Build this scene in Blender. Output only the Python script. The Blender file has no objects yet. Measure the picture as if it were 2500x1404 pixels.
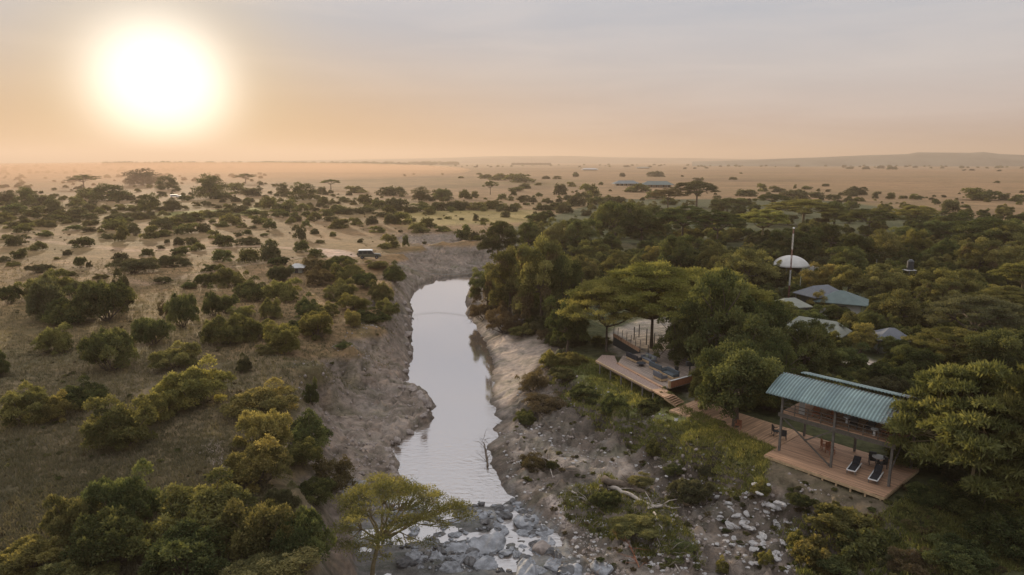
import bpy, bmesh, math, random
import numpy as np
from mathutils import Vector, Matrix

R = math.radians
sc = bpy.context.scene
COL = sc.collection

# ------------------------------------------------------------------ camera
FPX, CX, CY, CAMZ, HOR = 1667.0, 1250.0, 702.0, 23.0, 393.0
TH = math.atan((CY - HOR) / FPX)
cam_d = bpy.data.cameras.new("camera")
cam_d.sensor_width = 36.0
cam_d.lens = 36.0 * FPX / 2500.0
cam_d.clip_start = 0.5
cam_d.clip_end = 40000.0
cam = bpy.data.objects.new("camera", cam_d)
COL.objects.link(cam)
cam.location = (0, 0, CAMZ)
cam.rotation_euler = (R(90) - TH, 0, 0)
sc.camera = cam

# ------------------------------------------------------------------ sky, sun, exposure
HAZE_D = 2.1e-4
SUN_EL, SUN_AZ = R(7.5), R(-26.4)          # azimuth from +Y, negative = left
sun_vec = Vector((math.sin(SUN_AZ) * math.cos(SUN_EL), math.cos(SUN_AZ) * math.cos(SUN_EL), math.sin(SUN_EL)))
GL_EL = R(5.1)
glow_vec = Vector((math.sin(SUN_AZ) * math.cos(GL_EL), math.cos(SUN_AZ) * math.cos(GL_EL), math.sin(GL_EL)))


def lin(r, g, b):
    f = lambda c: (c / 255 / 12.92) if c / 255 <= 0.04045 else ((c / 255 + 0.055) / 1.055) ** 2.4
    return (f(r), f(g), f(b), 1.0)


world = bpy.data.worlds.new("World")
sc.world = world
world.use_nodes = True
wn, wl = world.node_tree.nodes, world.node_tree.links
wn.clear()


def N(tree, typ, **kw):
    n = tree.nodes.new(typ)
    for k, v in kw.items():
        if k.startswith('i_'):
            key = k[2:]
            n.inputs[int(key) if key.isdigit() else key].default_value = v
        else:
            setattr(n, k, v)
    return n


def mathn(tree, op, a, b=None, c=None, clamp=False):
    n = tree.nodes.new('ShaderNodeMath')
    n.operation = op
    n.use_clamp = clamp
    for i, v in enumerate((a, b, c)):
        if v is None:
            continue
        if isinstance(v, (int, float)):
            n.inputs[i].default_value = v
        else:
            tree.links.new(v, n.inputs[i])
    return n.outputs[0]


def ramp(tree, fac, stops, interp='LINEAR'):
    n = tree.nodes.new('ShaderNodeValToRGB')
    n.color_ramp.interpolation = interp
    el = n.color_ramp.elements
    while len(el) < len(stops):
        el.new(0.5)
    for e, (p, c) in zip(el, stops):
        e.position = p
        e.color = c
    if fac is not None:
        tree.links.new(fac, n.inputs[0])
    return n.outputs[0]


def mixc(tree, fac, a, b, mode='MIX'):
    n = tree.nodes.new('ShaderNodeMix')
    n.data_type = 'RGBA'
    n.blend_type = mode
    n.clamp_factor = True
    for key, v in ((0, fac), (6, a), (7, b)):
        if isinstance(v, (int, float)):
            n.inputs[key].default_value = v
        elif isinstance(v, tuple):
            n.inputs[key].default_value = v
        else:
            tree.links.new(v, n.inputs[key])
    return n.outputs[2]


nt = world.node_tree
sky = N(nt, 'ShaderNodeTexSky', sky_type='NISHITA', sun_disc=False)
sky.sun_elevation = SUN_EL
sky.sun_rotation = SUN_AZ
sky.air_density = 1.0
sky.dust_density = 0.3
sky.altitude = 1500
tc = N(nt, 'ShaderNodeTexCoord')
sepd = N(nt, 'ShaderNodeSeparateXYZ')
wl.new(tc.outputs['Generated'], sepd.inputs[0])
elev = mathn(nt, 'MAXIMUM', sepd.outputs[2], 0.0)
elf = mathn(nt, 'POWER', elev, 0.5)
dotn = N(nt, 'ShaderNodeVectorMath', operation='DOT_PRODUCT')
wl.new(tc.outputs['Generated'], dotn.inputs[0])
dotn.inputs[1].default_value = glow_vec
ang = mathn(nt, 'MULTIPLY', mathn(nt, 'ARCCOSINE', mathn(nt, 'MINIMUM', dotn.outputs['Value'], 1.0)), 180 / math.pi)
# thin veil of high cloud: pale grey higher up, dusty rose towards the horizon
rp = lambda deg: math.sin(R(deg)) ** 0.5
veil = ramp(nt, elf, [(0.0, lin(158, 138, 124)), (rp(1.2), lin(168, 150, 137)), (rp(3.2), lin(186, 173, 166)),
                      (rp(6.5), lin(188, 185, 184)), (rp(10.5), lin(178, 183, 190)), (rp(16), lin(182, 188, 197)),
                      (rp(40), (0.98, 1.02, 1.08, 1)), (1.0, (1.35, 1.40, 1.48, 1))])  # overhead brightened beyond a real sky, as added fill on the ground
# streaky clouds
mp = N(nt, 'ShaderNodeMapping')
mp.inputs['Scale'].default_value = (1.3, 1.3, 11.0)
mp.inputs['Rotation'].default_value = (0.03, 0.05, 0.0)
wl.new(tc.outputs['Generated'], mp.inputs[0])
cn = N(nt, 'ShaderNodeTexNoise', i_Scale=2.4, i_Detail=5.0, i_Roughness=0.55)
cn.inputs['Distortion'].default_value = 0.4
wl.new(mp.outputs[0], cn.inputs[0])
cfac = ramp(nt, cn.outputs[0], [(0.38, (0.0,) * 3 + (1,)), (0.68, (1,) * 4)])
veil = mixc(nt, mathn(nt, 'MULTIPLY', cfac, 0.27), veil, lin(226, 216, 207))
# aureole of the low sun
def gauss(w, p):
    return mathn(nt, 'POWER', math.e, mathn(nt, 'MULTIPLY', mathn(nt, 'POWER', mathn(nt, 'DIVIDE', ang, w), p), -1.0))


g1, g2, g3 = gauss(29.0, 2.0), gauss(8.0, 1.9), gauss(4.5, 2.8)
lowf = mathn(nt, 'POWER', math.e, mathn(nt, 'MULTIPLY', mathn(nt, 'POWER', mathn(nt, 'DIVIDE', elev, 0.115), 2.0), -1.0))   # warmer near the horizon
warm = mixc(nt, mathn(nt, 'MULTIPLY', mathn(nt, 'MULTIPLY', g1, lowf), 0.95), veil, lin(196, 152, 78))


def scalec(tree, col, fac):
    n = tree.nodes.new('ShaderNodeVectorMath')
    n.operation = 'SCALE'
    if isinstance(col, tuple):
        n.inputs[0].default_value = col[:3]
    else:
        tree.links.new(col, n.inputs[0])
    if isinstance(fac, (int, float)):
        n.inputs[3].default_value = fac
    else:
        tree.links.new(fac, n.inputs[3])
    return n.outputs[0]


def addc(tree, a, b):
    n = tree.nodes.new('ShaderNodeVectorMath')
    n.operation = 'ADD'
    tree.links.new(a, n.inputs[0])
    tree.links.new(b, n.inputs[1])
    return n.outputs[0]


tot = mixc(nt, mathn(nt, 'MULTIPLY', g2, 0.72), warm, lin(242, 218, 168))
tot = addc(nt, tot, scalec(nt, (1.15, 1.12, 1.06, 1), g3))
# the clear-sky term is kept from flaring into the veil round the sun
skc = N(nt, 'ShaderNodeVectorMath', operation='MINIMUM')
wl.new(sky.outputs[0], skc.inputs[0])
skc.inputs[1].default_value = (0.6, 0.65, 0.9)
bg1 = N(nt, 'ShaderNodeBackground', i_Strength=0.05)
wl.new(skc.outputs[0], bg1.inputs[0])
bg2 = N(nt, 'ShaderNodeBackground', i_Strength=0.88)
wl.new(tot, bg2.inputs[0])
ads = N(nt, 'ShaderNodeAddShader')
wl.new(bg1.outputs[0], ads.inputs[0])
wl.new(bg2.outputs[0], ads.inputs[1])
wo = N(nt, 'ShaderNodeOutputWorld')
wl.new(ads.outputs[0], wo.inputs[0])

sun_d = bpy.data.lights.new("sun", 'SUN')
sun_d.energy = 5.0
sun_d.angle = R(1.2)
sun_d.color = (1.0, 0.80, 0.56)
sun = bpy.data.objects.new("sun", sun_d)
COL.objects.link(sun)
sun.rotation_euler = (-sun_vec).to_track_quat('-Z', 'Y').to_euler()

sc.view_settings.view_transform = 'Standard'
sc.view_settings.look = 'None'
sc.view_settings.exposure = 0.18
sc.view_settings.gamma = 1.0
sc.cycles.use_denoising = True
sc.cycles.use_adaptive_sampling = True
sc.cycles.max_bounces = 6
sc.cycles.diffuse_bounces = 2
sc.cycles.glossy_bounces = 2
sc.cycles.transmission_bounces = 3
sc.cycles.volume_bounces = 0
sc.cycles.caustics_reflective = False
sc.cycles.caustics_refractive = False

# ------------------------------------------------------------------ survey helpers
def ray(px, py):
    dx, dz = (px - CX) / FPX, (CY - py) / FPX
    return Vector((dx, math.cos(TH) + dz * math.sin(TH), -math.sin(TH) + dz * math.cos(TH)))


def P(px, py, z=0.0):
    r = ray(px, py)
    t = (z - CAMZ) / r.z
    return Vector((r.x * t, r.y * t, z))


def depth(p):
    return p[1] * math.cos(TH) - (p[2] - CAMZ) * math.sin(TH)


def hash2(ix, iy, seed):
    h = (ix.astype(np.int64) * 374761393 + iy.astype(np.int64) * 668265263 + seed * 974634777) & 0x7fffffff
    h = ((h ^ (h >> 13)) * 1274126177) & 0x7fffffff
    h = h ^ (h >> 16)
    return (h & 0xffff) / 65535.0


def vnoise(x, y, seed=0):
    ix, iy = np.floor(x), np.floor(y)
    fx, fy = x - ix, y - iy
    fx = fx * fx * (3 - 2 * fx)
    fy = fy * fy * (3 - 2 * fy)
    a, b = hash2(ix, iy, seed), hash2(ix + 1, iy, seed)
    c, d = hash2(ix, iy + 1, seed), hash2(ix + 1, iy + 1, seed)
    return (a * (1 - fx) + b * fx) * (1 - fy) + (c * (1 - fx) + d * fx) * fy


def fbm(x, y, seed=0, oct=4, gain=0.5):
    s, a, t = 0, 1.0, 0
    for o in range(oct):
        s = s + a * vnoise(x * 2 ** o, y * 2 ** o, seed + o * 17)
        t += a
        a *= gain
    return s / t * 2 - 1


def sstep(a, b, x):
    t = np.clip((x - a) / (b - a), 0, 1)
    return t * t * (3 - 2 * t)


def sdist(poly, x, y):
    """signed distance to a closed polygon, negative inside"""
    d = np.full(x.shape, 1e9)
    inside = np.zeros(x.shape, bool)
    n = len(poly)
    for i in range(n):
        ax, ay = poly[i][0], poly[i][1]
        bx, by = poly[(i + 1) % n][0], poly[(i + 1) % n][1]
        ex, ey = bx - ax, by - ay
        t = np.clip(((x - ax) * ex + (y - ay) * ey) / (ex * ex + ey * ey + 1e-9), 0, 1)
        d = np.minimum(d, (x - ax - t * ex) ** 2 + (y - ay - t * ey) ** 2)
        if ay != by:
            c = ((ay > y) != (by > y)) & (x < ex * (y - ay) / (by - ay) + ax)
            inside ^= c
    d = np.sqrt(d)
    return np.where(inside, -d, d)


WZ = -6.0
river_px = [(1180, 655), (1150, 673), (1090, 678), (1042, 686), (1010, 706), (998, 735), (1003, 765), (1000, 800), (1003, 845),
            (998, 890), (990, 925), (984, 943), (1012, 950), (1040, 962), (1054, 985), (1044, 1006), (1048, 1028),
            (1010, 1046), (985, 1072), (947, 1090), (963, 1125), (978, 1170), (985, 1200), (945, 1214), (900, 1222),
            (848, 1214), (850, 1240), (880, 1262), (870, 1300), (880, 1350), (890, 1430), (900, 1600), (1560, 1600),
            (1450, 1430), (1385, 1360), (1350, 1300), (1300, 1262), (1250, 1225), (1236, 1192), (1212, 1172),
            (1196, 1135), (1190, 1102), (1210, 1078), (1214, 1042), (1222, 1008), (1200, 982), (1203, 940),
            (1204, 905), (1196, 862), (1188, 832), (1165, 800), (1144, 768), (1140, 730), (1148, 705), (1200, 680),
            (1300, 668), (1300, 652)]
river = [P(a, b, WZ) for a, b in river_px]
river_np = [(p.x, p.y) for p in river]
beach_np = [tuple(P(a, b, -5.2))[:2] for a, b in [(1190, 830), (1330, 835), (1345, 870), (1270, 960), (1235, 995), (1195, 975), (1200, 900)]]

ctl = []
def C(z, *pts):
    for a, b in pts:
        p = P(a, b, z)
        ctl.append((p.x, p.y, z))
# left plain
C(0.0, (0, 620), (300, 600), (600, 600), (870, 590), (200, 750), (500, 740), (60, 900), (350, 900), (600, 860), (0, 1100),
  (250, 1100), (480, 1050), (560, 1250), (200, 1300), (0, 1390), (500, 1400), (700, 700), (850, 660), (940, 640),
  (760, 790), (850, 760), (300, 1500), (0, 1500), (700, 1500), (-200, 800), (-200, 1100), (-300, 640), (-600, 700))
# crest of the left bank
C(-0.2, (1180, 585), (1130, 587), (1080, 590), (1030, 600), (985, 622), (962, 650), (955, 700), (945, 760), (930, 800),
  (860, 850), (780, 910), (730, 960), (690, 1010), (740, 1110), (770, 1200), (720, 1300), (740, 1400))
C(-3.6, (1170, 608), (1110, 612), (1050, 626), (1010, 645), (985, 690), (975, 760), (965, 820), (900, 880), (830, 930), (790, 985),
  (800, 1060), (820, 1150), (800, 1230), (800, 1330))
C(-4.7, (1150, 640), (1090, 655), (1030, 668), (1000, 688), (988, 770), (985, 830), (960, 890), (900, 950), (860, 1000), (900, 1060),
  (870, 1110), (880, 1180), (830, 1290))
C(-5.0, (1000, 960), (1030, 990), (1000, 1025), (940, 1075), (930, 1120), (940, 1180))
# right: sandy beach, mud
C(-5.75, (1215, 870), (1225, 920), (1222, 970), (1160, 790), (1160, 650))
C(-5.0, (1250, 850), (1255, 900), (1245, 950), (1250, 1000), (1230, 1120), (1260, 1170), (1250, 1060))
C(-3.9, (1320, 850), (1310, 900), (1300, 960), (1380, 960), (1400, 1010), (1200, 790))
C(-2.6, (1350, 870), (1370, 910), (1420, 940), (1240, 760), (1230, 700), (1330, 790))
C(-2.1, (1400, 870), (1440, 900), (1520, 950), (1600, 1000), (1660, 1040), (1760, 1090), (1850, 1130), (1880, 1150),
  (1450, 860), (1500, 840), (1300, 680), (1200, 610))
C(-1.9, (1700, 960), (1800, 1000), (1950, 1080), (2050, 1140), (2160, 1210), (1600, 880), (1900, 1000), (2200, 1100),
  (2300, 1200), (2400, 1300), (2500, 1400), (2500, 1100), (2050, 1180), (2180, 1270))
C(-2.7, (1500, 1010), (1600, 1040), (1680, 1090), (1780, 1130), (1860, 1170), (1950, 1210), (2080, 1280), (2200, 1350), (2350, 1440))
C(-4.4, (1470, 1040), (1560, 1070), (1640, 1120), (1720, 1170), (1800, 1210), (1900, 1270), (2000, 1350), (2100, 1420))
C(-5.2, (1300, 1060), (1400, 1080), (1500, 1120), (1330, 1140), (1300, 1200), (1600, 1190), (1700, 1250), (1450, 1200),
  (1780, 1310), (1900, 1400), (1650, 1330))
C(-5.55, (1400, 1270), (1500, 1300), (1450, 1350), (1560, 1380), (1700, 1400))
C(-4.6, (1520, 1180), (1600, 1290), (1350, 1230))
# forest floor
C(-1.2, (1500, 760), (1700, 760), (1900, 800), (2100, 850), (2300, 900), (2500, 900), (1350, 600))
C(-0.4, (1300, 560), (1600, 620), (1900, 640), (2200, 700), (2500, 700), (1200, 560), (1600, 520), (2000, 540), (2500, 560),
  (2800, 700), (3000, 1000))
C(0.0, (1200, 520), (800, 520), (1500, 480), (2300, 480), (300, 500), (0, 500), (2800, 520), (-400, 520))
ctl = np.array(ctl)
_c = ctl[:, :2]
_D = np.sqrt(((_c[:, None] - _c[None]) ** 2).sum(2))
_W = np.linalg.solve(_D + np.eye(len(ctl)) * 0.35, ctl[:, 2])


def terrain(x, y):
    x = np.asarray(x, float)
    y = np.asarray(y, float)
    shp = x.shape
    x, y = x.ravel(), y.ravel()
    base = np.zeros(x.shape)
    near = (np.abs(x) < 190) & (y < 420) & (y > -80)
    xn, yn = x[near], y[near]
    b = np.zeros(xn.shape)
    for i in range(len(ctl)):
        b += _W[i] * np.sqrt((xn - _c[i, 0]) ** 2 + (yn - _c[i, 1]) ** 2)
    b = np.clip(b, -6.2, 0.6)
    fade = sstep(190, 120, np.abs(xn)) * sstep(420, 300, yn) * sstep(-80, 10, yn)
    b = b * fade
    wx = xn + 0.9 * fbm(xn * 0.45, yn * 0.45, 5, 4)
    wy = yn + 0.9 * fbm(xn * 0.45, yn * 0.45, 9, 4)
    d = sdist(river_np, wx, wy)
    mud = sstep(-0.6, -2.2, b) * (1 - sstep(-2.6, -1.8, b) * (xn > 4))
    bd = sdist(beach_np, xn, yn)
    mud = mud * (0.18 + 0.82 * sstep(-0.5, 2.0, bd))
    ridg = 1 - np.abs(fbm(xn * 0.42, yn * 0.30, 21, 5, 0.55)) * 2
    b2 = b + mud * (0.85 * (ridg - 0.55) + 0.45 * fbm(xn * 1.1, yn * 1.1, 33, 4) + 0.22 * (np.abs(fbm(xn * 1.9, yn * 1.9, 37, 3)) - 0.2))
    crk = sstep(0.075, 0.0, np.abs(fbm(xn * 0.55, yn * 0.42, 47, 4))) + 0.6 * sstep(0.06, 0.0, np.abs(fbm(xn * 1.3, yn * 1.1, 49, 3)))
    b2 = b2 - mud * 0.38 * crk
    # ledges
    st = np.round(b2 / 0.55) * 0.55
    b2 = b2 + mud * 0.55 * (st - b2)
    left = xn < (-9 + (yn - 70) * 0.02)
    cap = WZ + np.where(left, 0.55 * sstep(0, 0.35, d) + 1.3 * d, 0.12 + 0.55 * d)
    hh = np.minimum(b2, cap)
    hh = np.maximum(hh, WZ + 0.10 + 0.10 * np.clip(d, 0, 4))
    ins = WZ - np.minimum(1.2, 0.6 * np.abs(d)) + 0.1
    # below the pool the bed comes up to the surface: shelves of flat rock with threads of water
    bed = sstep(57.2, 54.2, yn + 1.5 * fbm(xn * 0.3, yn * 0.3, 55, 3))
    bz = fbm(xn * 0.35, yn * 0.55, 61, 5, 0.55)
    shelf = WZ + 0.02 + 0.55 * (np.round((bz + 0.02) / 0.16) * 0.16) * 0.7 + 0.55 * bz * 0.3 + 0.16 * fbm(xn * 2.0, yn * 2.0, 66, 4)
    ins = ins * (1 - bed) + shelf * bed
    hh = np.where(d < 0, ins, hh)
    hh = hh + (1 - mud) * 0.10 * fbm(xn * 0.5, yn * 0.5, 41, 3) * (d > 1)
    base[near] = hh
    r = np.hypot(x, y)
    far = sstep(250, 1500, r)
    base += far * 3.0 * fbm(x / 420.0, y / 420.0, 71, 3)
    return base.reshape(shp)


def tz(x, y):
    return float(terrain(np.array([x]), np.array([y]))[0])


def ground_hit(px, py, z0=0.0):
    z = z0
    p = P(px, py, z)
    for _ in range(6):
        z = 0.5 * z + 0.5 * tz(p.x, p.y)
        p = P(px, py, z)
    return P(px, py, tz(p.x, p.y))


# ------------------------------------------------------------------ object helpers
def tag(o, label=None, cat=None, group=None, kind=None):
    if label: o['label'] = label
    if cat: o['category'] = cat
    if group: o['group'] = group
    if kind: o['kind'] = kind
    return o


def mesh_np(name, verts, faces, mats=(), fmat=None, smooth=False, attrs=None):
    """verts (n,3); faces (m,k) int"""
    me = bpy.data.meshes.new(name)
    verts = np.asarray(verts, np.float32)
    faces = np.asarray(faces, np.int32)
    k = faces.shape[1]
    me.vertices.add(len(verts))
    me.vertices.foreach_set('co', verts.ravel())
    me.loops.add(faces.size)
    me.loops.foreach_set('vertex_index', faces.ravel())
    me.polygons.add(len(faces))
    me.polygons.foreach_set('loop_start', np.arange(0, faces.size, k, dtype=np.int32))
    me.polygons.foreach_set('loop_total', np.full(len(faces), k, np.int32))
    for m in mats:
        me.materials.append(m)
    if fmat is not None:
        me.polygons.foreach_set('material_index', np.asarray(fmat, np.int32))
    me.polygons.foreach_set('use_smooth', np.full(len(faces), smooth, bool))
    me.update(calc_edges=True)
    if attrs:
        for nm, (typ, dom, arr) in attrs.items():
            a = me.attributes.new(nm, typ, dom)
            a.data.foreach_set('color' if 'COLOR' in typ else 'value', np.asarray(arr, np.float32).ravel())
    return me


def link(name, me, parent=None, loc=None):
    o = bpy.data.objects.new(name, me)
    COL.objects.link(o)
    if parent is not None: o.parent = parent
    if loc is not None: o.location = loc
    return o


def empty(name, loc=(0, 0, 0), rz=0.0):
    o = bpy.data.objects.new(name, None)
    o.empty_display_size = 0.3
    COL.objects.link(o)
    o.location = loc
    o.rotation_euler = (0, 0, rz)
    return o


def new_mat(name):
    m = bpy.data.materials.new(name)
    m.use_nodes = True
    t = m.node_tree
    t.nodes.clear()
    out = t.nodes.new('ShaderNodeOutputMaterial')
    return m, t, out


def simple_mat(name, col, rough=0.8, metal=0.0, noise=0.25, scale=6.0, bump=0.0, spec=0.3, stretch=None):
    """a base colour with procedural blotches and grain"""
    m, t, out = new_mat(name)
    co = N(t, 'ShaderNodeTexCoord')
    src = co.outputs['Object']
    if stretch:
        mpn = N(t, 'ShaderNodeMapping')
        mpn.inputs['Scale'].default_value = stretch
        t.links.new(src, mpn.inputs[0])
        src = mpn.outputs[0]
    nz = N(t, 'ShaderNodeTexNoise', i_Scale=scale, i_Detail=6.0, i_Roughness=0.65)
    t.links.new(src, nz.inputs[0])
    c = ramp(t, nz.outputs[0], [(0.3, tuple(v * (1 - noise) for v in col[:3]) + (1,)), (0.7, tuple(min(1, v * (1 + noise)) for v in col[:3]) + (1,))])
    b = N(t, 'ShaderNodeBsdfPrincipled', i_Roughness=rough, i_Metallic=metal)
    b.inputs['Specular IOR Level'].default_value = spec
    t.links.new(c, b.inputs['Base Color'])
    if bump:
        bp = N(t, 'ShaderNodeBump', i_Strength=bump, i_Distance=0.05)
        t.links.new(nz.outputs[0], bp.inputs['Height'])
        t.links.new(bp.outputs[0], b.inputs['Normal'])
    t.links.new(b.outputs[0], out.inputs[0])
    return m


# ------------------------------------------------------------------ ground sheet
def axis_y():
    v = [-60.0, -40, -25, -15, -5, 5, 12, 18, 22, 26]
    y = 28.0
    while y < 15500:
        v.append(y)
        y += 0.27 if y < 80 else 0.27 + 0.0055 * (y - 80) * (1 if y < 300 else 2.2)
    return np.array(v)


def axis_x():
    v = list(np.arange(-42, 48, 0.29))
    s, x = 0.3, v[-1]
    while x < 12500:
        s *= 1.055
        x += s
        v.append(x)
    s, x = 0.3, v[0]
    while x > -12500:
        s *= 1.055
        x -= s
        v.insert(0, x)
    return np.array(v)


gx, gy = axis_x(), axis_y()
X, Y = np.meshgrid(gx, gy)
Z = terrain(X, Y)
nx, ny = len(gx), len(gy)
idx = np.arange(nx * ny).reshape(ny, nx)
faces = np.stack([idx[:-1, :-1].ravel(), idx[:-1, 1:].ravel(), idx[1:, 1:].ravel(), idx[1:, :-1].ravel()], 1)

xf, yf, zf = X.ravel(), Y.ravel(), Z.ravel()
gy_, gx_ = np.gradient(Z, gy, gx)
slope = np.hypot(gx_, gy_).ravel()
nearm = (np.abs(xf) < 190) & (yf < 420)
d_riv = np.full(xf.shape, 99.0)
d_riv[nearm] = sdist(river_np, xf[nearm], yf[nearm])


def zone(pts, z, soft=1.5, nz=2.0):
    poly = [(p.x, p.y) for p in (P(a, b, z) for a, b in pts)]
    w = np.zeros(xf.shape)
    xa, ya = xf[nearm], yf[nearm]
    d = sdist(poly, xa + nz * fbm(xa * 0.3, ya * 0.3, 3, 4), ya + nz * fbm(xa * 0.3, ya * 0.3, 4, 4))
    w[nearm] = sstep(soft, -soft, d)
    return w


def lay(col, w, c):
    w = np.clip(w, 0, 1)[:, None]
    return col * (1 - w) + np.array(c)[None] * w


n1 = fbm(xf / 14, yf / 14, 101, 5)
n2 = fbm(xf / 60, yf / 90, 131, 4)
n3 = fbm(xf / 3.5, yf / 3.5, 161, 4)
col = np.tile(np.array([0.225, 0.160, 0.088]), (len(xf), 1))
col = lay(col, sstep(-0.2, 0.5, n1), (0.285, 0.200, 0.112))
col = lay(col, sstep(0.0, 0.6, n2) * 0.7, (0.18, 0.145, 0.066))
col = lay(col, sstep(0.15, 0.6, n3) * 0.5 * sstep(400, 100, yf), (0.125, 0.115, 0.052))
# the big pale-gold plain beyond
fy = sstep(350, 700, yf)
col = lay(col, fy * 0.55 * sstep(-0.5, 0.3, fbm(xf / 500, yf / 260, 191, 4)), (0.34, 0.225, 0.128))
n4 = fbm(xf / 260, yf / 60, 201, 4)
col = lay(col, sstep(0.15, 0.5, n4) * 0.75 * fy, (0.17, 0.12, 0.07))
# greener flats
col = lay(col, zone([(380, 520), (640, 505), (640, 520), (420, 540)], 0, 6, 3), (0.22, 0.23, 0.08))
col = lay(col, 0.75 * zone([(960, 515), (1300, 512), (1330, 540), (1000, 550)], 0, 6, 3), (0.30, 0.26, 0.10))
# nearer left: short olive turf
ol = sstep(105, 60, yf + 10 * n1) * (xf < 5)
col = lay(col, ol * 0.85, (0.150, 0.135, 0.088))
col = lay(col, ol * sstep(0.0, 0.6, n3) * 0.6, (0.115, 0.115, 0.062))
bare = zone([(430, 1130), (560, 1080), (580, 1160), (470, 1180)], 0, 1.2, 2.5)
col = lay(col, bare * sstep(-0.1, 0.35, n3), (0.34, 0.30, 0.28))
# track where the vehicle waits
trk = zone([(770, 612), (850, 618), (880, 632), (800, 634), (760, 626)], 0, 1.2, 1.5)
col = lay(col, trk * 0.9, (0.50, 0.40, 0.34))


def track(pts, wdt, c, k=0.6):
    global col
    ww = np.zeros(xf.shape)
    m = (yf < 5000) & (np.abs(xf) < 4000)
    xa = xf[m] + 1.0 * fbm(xf[m] / 20, yf[m] / 20, 7, 3)
    ya = yf[m]
    dd = np.full(xa.shape, 1e9)
    ps = [P(a, b, 0) for a, b in pts]
    for p, q in zip(ps[:-1], ps[1:]):
        e = q - p
        tt = np.clip(((xa - p.x) * e.x + (ya - p.y) * e.y) / (e.x ** 2 + e.y ** 2), 0, 1)
        dd = np.minimum(dd, np.hypot(xa - p.x - tt * e.x, ya - p.y - tt * e.y))
    ww[m] = sstep(wdt, wdt * 0.3, dd)
    col = lay(col, ww * k, c)


track([(-100, 560), (120, 590), (330, 614), (620, 602), (800, 622)], 2.2, (0.42, 0.31, 0.23), 0.7)
track([(150, 640), (360, 700), (560, 660), (700, 640), (800, 626)], 1.6, (0.40, 0.30, 0.22), 0.5)
track([(1600, 424), (1850, 412), (2100, 430), (2500, 440)], 5, (0.28, 0.20, 0.14), 0.5)
col *= np.array([0.90, 0.79, 0.75])[None]
# right-hand forest floor
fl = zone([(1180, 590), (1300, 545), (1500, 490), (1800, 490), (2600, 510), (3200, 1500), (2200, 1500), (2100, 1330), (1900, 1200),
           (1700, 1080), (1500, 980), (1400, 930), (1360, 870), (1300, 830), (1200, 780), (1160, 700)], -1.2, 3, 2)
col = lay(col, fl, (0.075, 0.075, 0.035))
strip = zone([(1330, 900), (1400, 860), (1500, 900), (1640, 985), (1880, 1100), (1860, 1160), (1780, 1140), (1650, 1070),
              (1500, 1000), (1400, 960)], -2.1, 0.8, 1.2)
col = lay(col, strip, (0.165, 0.165, 0.060))
col = lay(col, strip * sstep(0.0, 0.5, n3), (0.17, 0.155, 0.05))
pav = zone([(1870, 1120), (2150, 1225), (2190, 1260), (2100, 1290), (1960, 1210), (1850, 1160)], -2.0, 0.8, 0.8)
col = lay(col, pav, (0.155, 0.120, 0.085))
patch = zone([(2130, 1265), (2250, 1245), (2330, 1290), (2230, 1350), (2120, 1320)], -2.0, 1.0, 1.0)
col = lay(col, patch * 0.8, (0.20, 0.165, 0.13))
yard = zone([(1560, 775), (1660, 770), (1720, 930), (1800, 1000), (1700, 960), (1600, 870), (1500, 850), (1480, 800)], -1.0, 1.0, 1.0)
col = lay(col, yard * 0.9, (0.36, 0.30, 0.26))
pth = zone([(2060, 870), (2110, 865), (2190, 900), (2180, 925), (2100, 905)], -1.0, 0.8, 0.8)
col = lay(col, pth, (0.42, 0.35, 0.31))
# bare banks
bank = np.where(xf < 3, sstep(-0.9, -1.7, zf), sstep(-2.5, -3.0, zf)) * (nearm)
mudc = np.array([0.205, 0.160, 0.134])[None] * np.where(xf > -2, 0.74, 1.0)[:, None] * (1 + 0.28 * fbm(xf / 1.6, yf / 1.6, 211, 5)[:, None])
bk = np.clip(bank, 0, 1)[:, None]
col = col * (1 - bk) + mudc * bk
lowm = sstep(-3.9, -4.8, zf) * nearm
col = lay(col, lowm * 0.55 * sstep(-0.3, 0.4, fbm(xf / 4, yf / 3, 221, 4)), (0.300, 0.250, 0.220))
sand = zone([(1200, 830), (1330, 835), (1345, 870), (1270, 960), (1235, 990), (1200, 975), (1205, 900)], -5.2, 0.6, 0.5)
col = lay(col, sand * 0.9, (0.40, 0.315, 0.265))
sand2 = zone([(1250, 1075), (1400, 1090), (1560, 1145), (1500, 1165), (1330, 1130), (1250, 1110)], -5.2, 0.4, 0.9)
col = lay(col, sand2 * 0.8, (0.42, 0.34, 0.29))
sand3 = zone([(1335, 1225), (1360, 1215), (1400, 1265), (1380, 1280)], -5.2, 0.3, 0.4)
col = lay(col, sand3, (0.42, 0.34, 0.30))
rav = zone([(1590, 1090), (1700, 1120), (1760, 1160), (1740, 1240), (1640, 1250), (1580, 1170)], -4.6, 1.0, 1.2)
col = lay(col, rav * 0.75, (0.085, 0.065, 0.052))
moss = zone([(1480, 1160), (1640, 1230), (1720, 1370), (1560, 1320), (1370, 1250), (1390, 1200)], -5.2, 0.8, 1.8)
col = lay(col, moss * 0.6 * sstep(-0.1, 0.3, n3), (0.09, 0.095, 0.035))
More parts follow.
